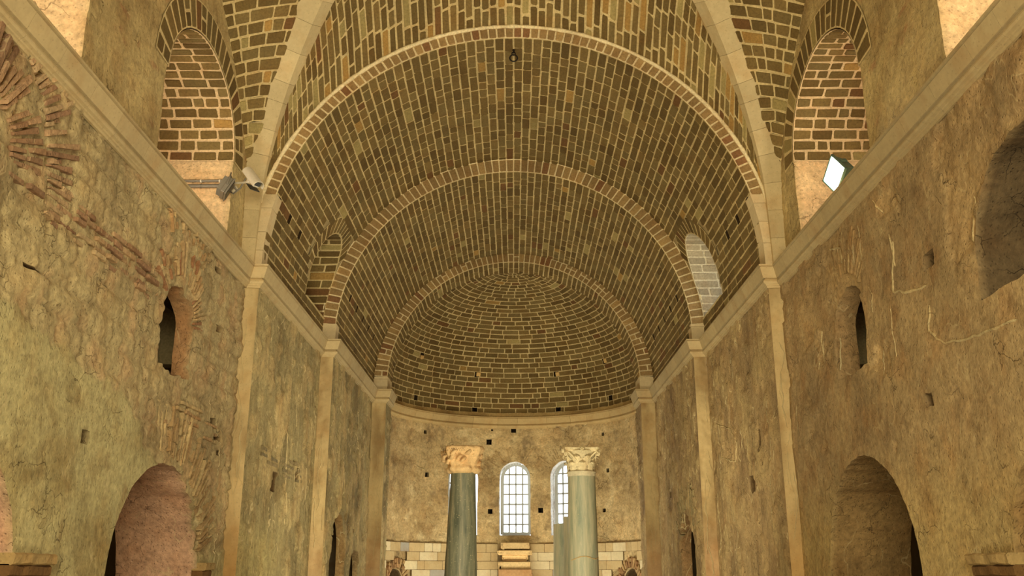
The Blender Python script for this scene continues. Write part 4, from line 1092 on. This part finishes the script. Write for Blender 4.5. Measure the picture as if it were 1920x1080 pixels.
CY = 20.3
# front left column: dark, weathered capital
xl = ray(864, 1075)[0] * CY - .02; root, Hc = shaft('marble_column', 'dark', xl, CY, 2.04, .262, .375, M_MARB_D, 'columns before the apse', lean=(.011, 0))
root['label'] = 'tapering dark green marble column under a worn, eroded orange-brown capital'
mb = MB(); oc = lin(226, 192, 140); Z = Hc
def sq(z): return max(0, min(1, (z - Hc - .12) / .3)) * .9
prof = [(.27, Z - .06), (.33, Z - .03), (.37, Z + .01), (.365, Z + .05), (.33, Z + .08), (.345, Z + .12), (.355, Z + .18), (.36, Z + .24), (.37, Z + .30), (.385, Z + .36), (.40, Z + .42), (.405, Z + .47), (.38, Z + .505), (.2, Z + .51)]
lathe(mb, prof, oc, 96, .15, 8, square=sq, lean=(.011, 0))
cap = mb.build('capital', M_CARVE, root)
r = random.Random(3)
mb = MB()
for k in range(26):                                                   # broken stumps of leaves
    a = 2 * PI * k / 26 + r.uniform(-.1, .1); zz = Z + r.choice((.14, .22, .30)) + r.uniform(-.03, .03); rr = .335 + .06 * (zz - Z) / .4
    p0 = Vector((rr * math.cos(a), rr * math.sin(a), zz)); out = Vector((math.cos(a), math.sin(a), 0)); tn = Vector((-math.sin(a), math.cos(a), 0))
    mb.tube([p0 - out * .05 - tn * .05, p0 + out * .035 + Vector((0, 0, .02)), p0 + out * .04 + tn * .05 + Vector((0, 0, .07)), p0 - out * .03 + tn * .09 + Vector((0, 0, .10))], [.02, .045 * r.uniform(.6, 1.2), .04, .015], oc * r.uniform(.85, 1.08), 7)
mb.build('broken_leaf', M_CARVE, cap)
mb = MB()
for row_ in range(2):                                                 # drilled holes under the rim
    for k in range(54):
        a = 2 * PI * (k + .5 * row_) / 54; e = max(abs(math.cos(a)), abs(math.sin(a))); rr = .405 * (.1 + .9 / e ** .85) - .002 + 0
        rr = min(rr, .47) * .97; mb.tube([(rr * math.cos(a), rr * math.sin(a), Z + .40 + .035 * row_), (rr * 1.02 * math.cos(a), rr * 1.02 * math.sin(a), Z + .40 + .035 * row_)], .007, lin(70, 50, 30), 5)
mb.build('drilled_hole', M_CARVE, cap)

# front right column: pale, with a carved leaf capital
xr = place(1092, CY); root, Hc = shaft('marble_column', 'pale grey-green marble column under a crisp carved leaf capital, cracked halfway', xr, CY, 2.02, .29, .335, M_MARB_L, 'columns before the apse', collar=True)
Z = Hc; cc = lin(232, 218, 176)
mb = MB(); lathe(mb, [(.265, Z), (.27, Z + .08), (.275, Z + .18), (.29, Z + .28), (.32, Z + .36), (.355, Z + .41), (.36, Z + .425)], cc * .82, 48)
cap = mb.build('capital', M_CARVE, root)
mb = MB()                                                             # abacus with hollowed sides
N_ = 12; ring_ = []
for q in range(4):
    c0, c1 = q * PI / 2 + PI / 4, (q + 1) * PI / 2 + PI / 4
    A0 = Vector((math.cos(c0), math.sin(c0), 0)) * .56; A1 = Vector((math.cos(c1), math.sin(c1), 0)) * .56; t = (A1 - A0).normalized(); A0 += t * .04; A1 -= t * .04
    nrm_ = ((A0 + A1) / 2).normalized()
    for i in range(N_ + 1):
        f = i / N_; ring_.append(A0 + (A1 - A0) * f - nrm_ * .09 * math.sin(PI * f))
ab = []
for sc_, zz in ((.90, Z + .405), (.95, Z + .43), (.93, Z + .445), (1.0, Z + .455), (1.0, Z + .49)): ab.append([(p.x * sc_ * .92, p.y * sc_ * .92, zz) for p in ring_])
mb.grid(np.array(ab), cc, False, closed=True); mb.add(ab[0], [tuple(range(len(ring_)))], cc); mb.add(ab[-1], [tuple(range(len(ring_)))], cc)
mb.build('abacus', M_CARVE, cap)
def leaf(a, z0, h, wid, curl, r0):
    mb = MB(); rows = []
    for i in range(11):
        t = i / 10; zz = z0 + h * min(t * 1.15, 1.0) - h * .22 * max(0, t - .85) / .15; out = r0 + .012 + .02 * t + curl * max(0, t - .45) ** 1.6 * 2.2
        wv = wid * (.75 + .35 * math.sin(PI * min(1, t * 1.1))) * (1 - .55 * max(0, t - .7) / .3) * (1 + .18 * math.cos(t * PI * 7))
        row = []
        for j in range(9):
            q = (j - 4) / 4; rr = out + .016 * (1 - q * q) - .012 * abs(math.sin(q * PI * 1.5)); aa_ = a + q * wv / .3
            row.append((rr * math.cos(aa_), rr * math.sin(aa_), zz - .02 * q * q))
        rows.append(row)
    mb.grid(np.array(rows), cc * random.uniform(.92, 1.05), True); return mb
for k in range(8): o = leaf(2 * PI * k / 8, Z + .01, .20, .10, .06, .275).build('acanthus_leaf', M_CARVE, cap)
for k in range(8): o = leaf(2 * PI * (k + .5) / 8, Z + .12, .22, .095, .08, .282).build('acanthus_leaf', M_CARVE, cap)
for k in range(4):
    a = PI / 4 + k * PI / 2; mb = MB(); u_ = Vector((math.cos(a), math.sin(a), 0)); t_ = Vector((-math.sin(a), math.cos(a), 0))
    for sd in (-1, 1):
        pts = [u_ * (.30) + t_ * sd * .13 + Vector((0, 0, Z + .22)), u_ * .35 + t_ * sd * .07 + Vector((0, 0, Z + .31)), u_ * .42 + t_ * sd * .03 + Vector((0, 0, Z + .38))]
        for q in range(13):
            b_ = PI / 2 - q * .5; rr = .052 * (1 - q / 15); pts.append(u_ * (.455 + rr * math.cos(b_)) + t_ * sd * .022 + Vector((0, 0, Z + .345 + rr * math.sin(b_))))
        mb.tube(pts, [.012, .018, .02] + [.018 * (1 - q / 20) for q in range(13)], cc, 7)
    mb.build('volute', M_CARVE, cap)
    a2 = k * PI / 2; mb = MB(); cx = .385
    for q in range(7):
        b_ = 2 * PI * q / 6; rr = .0 if q == 6 else .03
        p = Vector((math.cos(a2), math.sin(a2), 0)) * cx + Vector((-math.sin(a2), math.cos(a2), 0)) * rr * math.cos(b_) + Vector((0, 0, Z + .455 + rr * math.sin(b_)))
        o_ = Vector((math.cos(a2), math.sin(a2), 0)); mb.tube([p - o_ * .02, p, p + o_ * .035], [.02, .024, .008], cc, 6)
    mb.build('fleuron', M_CARVE, cap)
mb = MB()                                                             # crack sealed with mortar
for z0_, a_0, a_1 in ((1.95, -2.5, -.3),):
    pts = []
    for a in np.linspace(a_0, a_1, 26):
        pts.append((.325 * math.cos(a), .325 * math.sin(a), z0_ + .04 * math.sin(a * 3) + .08 * max(0, a + 1.0)))
    mb.tube(pts, [.006 + .008 * random.random() for _ in pts], lin(206, 178, 126), 6)
mb.build('mortar_seam', M_CARVE, root)
root['label'] = 'pale grey-green marble column under a crisply carved leaf capital'
# two plain shafts behind it
yb = 22.6; root, _ = shaft('marble_column', 'shorter bare marble shaft without capital, its left edge against the window', place(1057.5, yb), yb, ray(1050, 983)[1] * yb, .25, .26, M_MARB_L, 'columns before the apse')
yb = 21.5; root, _ = shaft('marble_column', 'bare marble shaft mostly hidden between the capped column and the shorter shaft', place(1078, yb), yb, ray(1060, 969)[1] * yb, .25, .26, M_MARB_L, 'columns before the apse')

# stone seat in the middle of the apse
root = thing('stone_seat', 'ruined stone seat of stacked slabs in the marble facing below the middle window', 'seat', (0.04, 27.3, ZF))
def blk(name, c, size, col, seed, par=None):
    r_ = random.Random(seed); mb = MB(); n = 8
    x, y, z = size; V = []
    mb.bevbox((c[0], c[1], c[2]), size, col, .015)
    # chipped corners
    for q in range(5):
        sx_ = r_.choice((-1, 1)); mb.bevbox((c[0] + sx_ * x / 2 * r_.uniform(.8, 1), c[1] - y / 2 * .98, c[2] + r_.uniform(-.4, .4) * z), (.06, .03, z * .5), col * r_.uniform(.8, 1), .01)
    return mb.build(name, M_CARVE, root)

blk('backrest', (0, .04, .68 - ZF), (.80, .5, .17), lin(196, 170, 122), 1)
blk('slab', (0, .03, .49 - ZF), (.94, .56, .13), lin(214, 184, 130), 2)
blk('slab', (.0, .10, .37 - ZF), (.72, .45, .12), lin(222, 192, 138), 3)
blk('slab', (-.0, .12, .28 - ZF), (.66, .42, .06), lin(190, 160, 112), 4)
blk('slab', (-.02, .02, .15 - ZF), (.88, .56, .2), lin(206, 180, 130), 5)
blk('base', (0, -.02, (ZF + .05 - 2 * ZF) / 2 + 0.0), (.92, .7, .05 - ZF), lin(170, 134, 92), 6)

# impost stones in the nave arches
def impost(label, s, y, z, ly, seed, group='worn impost stones in the nave arches'):
    root = thing('impost_stone', label, 'stone', (s * WA, y, z), group); r_ = random.Random(seed); mb = MB()
    for k, (h0, h1, pr) in enumerate(((-.30, -.16, .02), (-.16, -.06, .07), (-.06, .03, .12), (.03, .12, .16))):
        rows = []; m = 14
        for zz, o_ in ((h0, pr - .02), (h0 + .01, pr), (h1 - .015, pr + .005), (h1, pr - .015)):
            row = []
            for i in range(m + 1):
                yy = -ly / 2 + ly * i / m; n_ = (float(fbm(np.array([yy * 7 + seed]), np.array([k * 3. + zz * 4]), 161, 3)[0]) - .5) * .06
                row.append((-s * (o_ + n_ * 1.0), yy, zz + n_ * .4))
            rows.append([(s * .03, -ly / 2, row[0][2])] + row + [(s * .03, ly / 2, row[-1][2])])
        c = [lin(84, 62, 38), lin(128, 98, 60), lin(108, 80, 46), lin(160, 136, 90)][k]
        V = np.array(rows); mb.grid(V, c, False); mb.add(V[0], [tuple(range(V.shape[1]))], c); mb.add(V[-1], [tuple(range(V.shape[1]))], c)
    mb.build('moulded_block', M_CARVE, root); return root
impost('worn moulded stone projecting from the yellow plaster pier at the lower left corner', -1, 7.88, .02, .7, 3)
impost('small worn stone bracket low on the far side of the pink arch', -1, 12.42, -.02, .32, 9)
impost('broken moulded stone jutting from the ochre pier at the lower right corner', 1, 7.95, .02, .7, 17)

# iron ring in the vault
zr = CB + RB
root = thing('iron_ring', 'small black iron ring hanging from the crown of the brick vault', 'ring', (0.0, 13.75, zr - .02))
mb = MB(); mb.tube([(0, 0, .06), (0, 0, -.05)], .018, (1, 1, 1), 8); mb.tube([(.028 * math.cos(a), 0, -.06 + .028 * math.sin(a)) for a in np.linspace(0, 2 * PI, 14)], .011, (1, 1, 1), 6, False); mb.build('eye_bolt', M_IRON, root)
mb = MB(); mb.tube([(.062 * math.cos(a), .01, -.135 + .062 * math.sin(a)) for a in np.linspace(0, 2 * PI, 26)], .013, (1, 1, 1), 8, False); mb.build('ring', M_IRON, root)

# ---- equipment on the clerestory
JY = 12.555                                                           # face of the far jamb
def rot(d, up=(0, 0, 1)):
    d = Vector(d).normalized(); x = Vector(up).cross(d)
    x = x.normalized(); z = d.cross(x); return Matrix((x, d, z)).transposed()    # local Y -> d
G = lin(1, 1, 1)
kx, kz = ray(424, 353); fy = JY - .30
root = thing('floodlight', 'grey unlit floodlight with ribbed back on the left window jamb', 'floodlight', (kx * fy, fy, kz * fy), 'floodlights in the clerestory windows')
M = rot((.80, .30, -.42)); ap = lambda p: tuple(M @ Vector(p))
mb = MB(); mb.bevbox((0, 0, 0), (.30, .07, .25), (1, 1, 1), .012, M); mb.build('housing', M_METAL, root)
mb = MB(); mb.bevbox(ap((0, .045, 0)), (.32, .025, .27), (1, 1, 1), .008, M); mb.build('front_frame', M_METAL, root)
mb = MB(); mb.bevbox(ap((0, .06, 0)), (.27, .006, .22), (1, 1, 1), .002, M); mb.build('glass', M_DARK, root)
mb = MB()
for k in range(13): mb.bevbox(ap((-.126 + .021 * k, -.062, 0)), (.006, .06, .22), (1, 1, 1), .001, M)
mb.build('cooling_rib', M_METAL, root)
mb = MB(); mb.bevbox(ap((0, -.02, .15)), (.05, .09, .05), (1, 1, 1), .008, M)
mb.tube([ap((-.165, 0, 0)), ap((-.175, -.02, .10)), ap((-.10, -.05, .20)), ap((.10, -.05, .20)), ap((.175, -.02, .10)), ap((.165, 0, 0))], .011, (1, 1, 1), 6)
mb.tube([ap((0, -.05, .20)), (.05, .20, .10), (.05, .30, .10)], .014, (1, 1, 1), 8); mb.build('bracket', M_METAL, root)

# camera
cy_ = JY - .28; kx, kz = ray(474, 335); 
root = thing('security_camera', 'cream bullet security camera on a wall arm, pointing down the nave', 'camera', (kx * cy_, cy_, kz * cy_))
D = Vector((.46, -.38, -.62)); M = rot(D); ap = lambda p: tuple(M @ Vector(p))
mb = MB(); rows = []
for yy in (-.21, -.20, .215, .225):                                       # sun hood: open half shell
    row = []
    for (rad, rev) in ((.084, 0), (.078, 1)):
        an = np.linspace(-.35, PI + .35, 22); an = an[::-1] if rev else an
        for a in an: 
            q = .97 if yy in (-.21, .225) else 1; row.append(ap((rad * q * math.cos(a), yy, rad * .92 * q * math.sin(a))))
    rows.append(row)
V = np.array(rows); mb.grid(V, (1, 1, 1), False, closed=True)
for E in (V[0], V[-1]):
    m = len(E); mb.add(E, [(i, i + 1, m - 2 - i, m - 1 - i) for i in range(m // 2 - 1)], (1, 1, 1))
mb.add([ap((.078 * math.cos(a), -.20, .072 * math.sin(a))) for a in np.linspace(-.35, PI + .35, 22)], [tuple(range(22))], (1, 1, 1))
mb.build('sun_hood', M_CREAM, root)
mb = MB(); mb.bevbox((0, 0, 0), (.115, .36, .10), (1, 1, 1), .02, M); hb = mb.build('housing', M_CREAM, root)
mb = MB(); mb.bevbox(ap((.0, .183, .01)), (.085, .012, .060), (1, 1, 1), .004, M); mb.build('lens_window', M_DARK, hb)
mb = MB(); mb.bevbox(ap((0, .12, -.085)), (.16, .16, .012), (1, 1, 1), .003, M); mb.build('infrared_plate', M_DARK, root)
mb = MB(); mb.bevbox(ap((0, -.05, -.07)), (.05, .07, .05), (1, 1, 1), .01, M)
q0 = Vector(ap((0, -.05, -.08))); mb.tube([q0, q0 + Vector((-.10, .04, .0)), q0 + Vector((-.30, .10, .02))], .017, (1, 1, 1), 10)
e_ = q0 + Vector((-.30, .10, .02)); mb.tube([e_, e_ + Vector((0, .2, 0))], .026, (1, 1, 1), 10); mb.tube([e_ + Vector((0, .12, 0)), e_ + Vector((0, .24, 0))], .055, (1, 1, 1), 14); mb.build('wall_arm', M_CREAM, root)
mb = MB(); q1 = Vector(ap((0, -.12, -.03))); pts = [q1 + Vector((-.05, .03, -.02)), q1 + Vector((-.12, .05, -.16)), q1 + Vector((-.22, .07, -.24)), q1 + Vector((-.27, .10, -.20)), q1 + Vector((-.28, .16, -.10))]
mb.tube(pts, .012, (1, 1, 1), 8); mb.build('cable', M_METAL, root)

# conduits along the jamb
for k, (dz, rr, lab) in enumerate(((.045, .020, 'upper grey conduit running along the left window jamb to the floodlight'), (-.035, .028, 'lower, thicker grey conduit running along the left window jamb'))):
    z_ = ray(380, 345)[1] * (JY - .04); x_ = ray(380, 345)[0] * JY
    root = thing('cable_conduit', lab, 'conduit', (x_, JY - .045, z_ + dz), 'conduits on the left window jamb')
    mb = MB(); mb.tube([(-.55, 0, 0), (0.0, 0, 0), (.34, 0, .004)], rr, (1, 1, 1), 12); mb.build('pipe', M_METAL, root)
    for xx in (-.35, -.02, .25):
        mb = MB(); mb.tube([(xx, 0, 0), (xx + .02, 0, 0)], rr + .006, (1, 1, 1), 12); mb.box((xx + .01, .025, 0), (.02, .04, .02), (1, 1, 1)); mb.build('clip', M_CREAM if k == 0 else M_METAL, root)

# lit floodlight
kx, kz = ray(1566, 327); fy = 10.55
root = thing('floodlight', 'lit white floodlight tilted over the right cornice before the brick window arch', 'floodlight', (kx * fy, fy, kz * fy), 'floodlights in the clerestory windows')
d_ = Vector((-.95, -.22, -.14)).normalized(); v_ = (Vector((0, 0, 1)) - d_ * d_.z).normalized(); h_ = v_.cross(d_); h_ = h_ if h_.x > 0 else -h_
L_ = (h_ * math.cos(.66) + v_ * math.sin(.66)).normalized(); M = Matrix((L_, d_, L_.cross(d_))).transposed(); ap = lambda p: tuple(M @ Vector(p))
mb = MB(); rows = []
for (wx, wz, yy) in ((.09, .08, -.20), (.15, .12, -.12), (.175, .145, -.02), (.18, .15, 0)): rows.append([ap((sx_ * wx, yy, sz_ * wz)) for sx_, sz_ in ((-1, -1), (1, -1), (1, 1), (-1, 1))])
V = np.array(rows); mb.grid(V, (1, 1, 1), False, closed=True); mb.add(V[0], [(0, 1, 2, 3)], (1, 1, 1)); mb.add(V[-1], [(0, 1, 2, 3)], (1, 1, 1))
mb.build('housing', M_GREEN, root)
mb = MB()
for sx_, sz_, w_, h_ in ((0, 1, .38, .02), (0, -1, .38, .02), (1, 0, .02, .34), (-1, 0, .02, .34)): mb.bevbox(ap((sx_ * .18, .008, sz_ * .16)), (w_, .035, h_), (1, 1, 1), .004, M)
mb.build('front_frame', M_GREEN, root)
mb = MB(); mb.bevbox(ap((0, .006, 0)), (.335, .008, .295), (1, 1, 1), .002, M); mb.build('lit_glass', M_LAMP, root)
mb = MB()
for k in range(9): mb.bevbox(ap((-.12 + .03 * k, -.13, 0)), (.006, .12, .2), (1, 1, 1), .001, M)
mb.build('cooling_rib', M_GREEN, root)
mb = MB(); mb.bevbox(ap((.19, -.05, 0)), (.03, .08, .06), (1, 1, 1), .006, M)
mb.tube([ap((0, -.15, 0)), (.34, .12, .10), (.62, .30, .06)], .02, (1, 1, 1), 8); mb.build('bracket', M_GREEN, root)
fl = area('floodlight_beam', (kx * fy, fy, kz * fy), (0, 0, 0), .28, 90, (1.0, .92, .76), .24)
fl.location = Vector((kx * fy, fy, kz * fy)) + M @ Vector((0, .03, 0)); fl.rotation_euler = (M @ Vector((0, 1, 0))).to_track_quat('-Z', 'Y').to_euler()
# further lamps stand on the clerestory sills, hidden from below by the cornice
for s in (-1, 1):
    for yc in CWY:
        area('sill_light', (s * 4.75, yc - .3, 4.5), (s * 4.6, yc + .5, 6.5), .35, 20 if yc > 8 else 26, (1.0, .86, .66), .35)
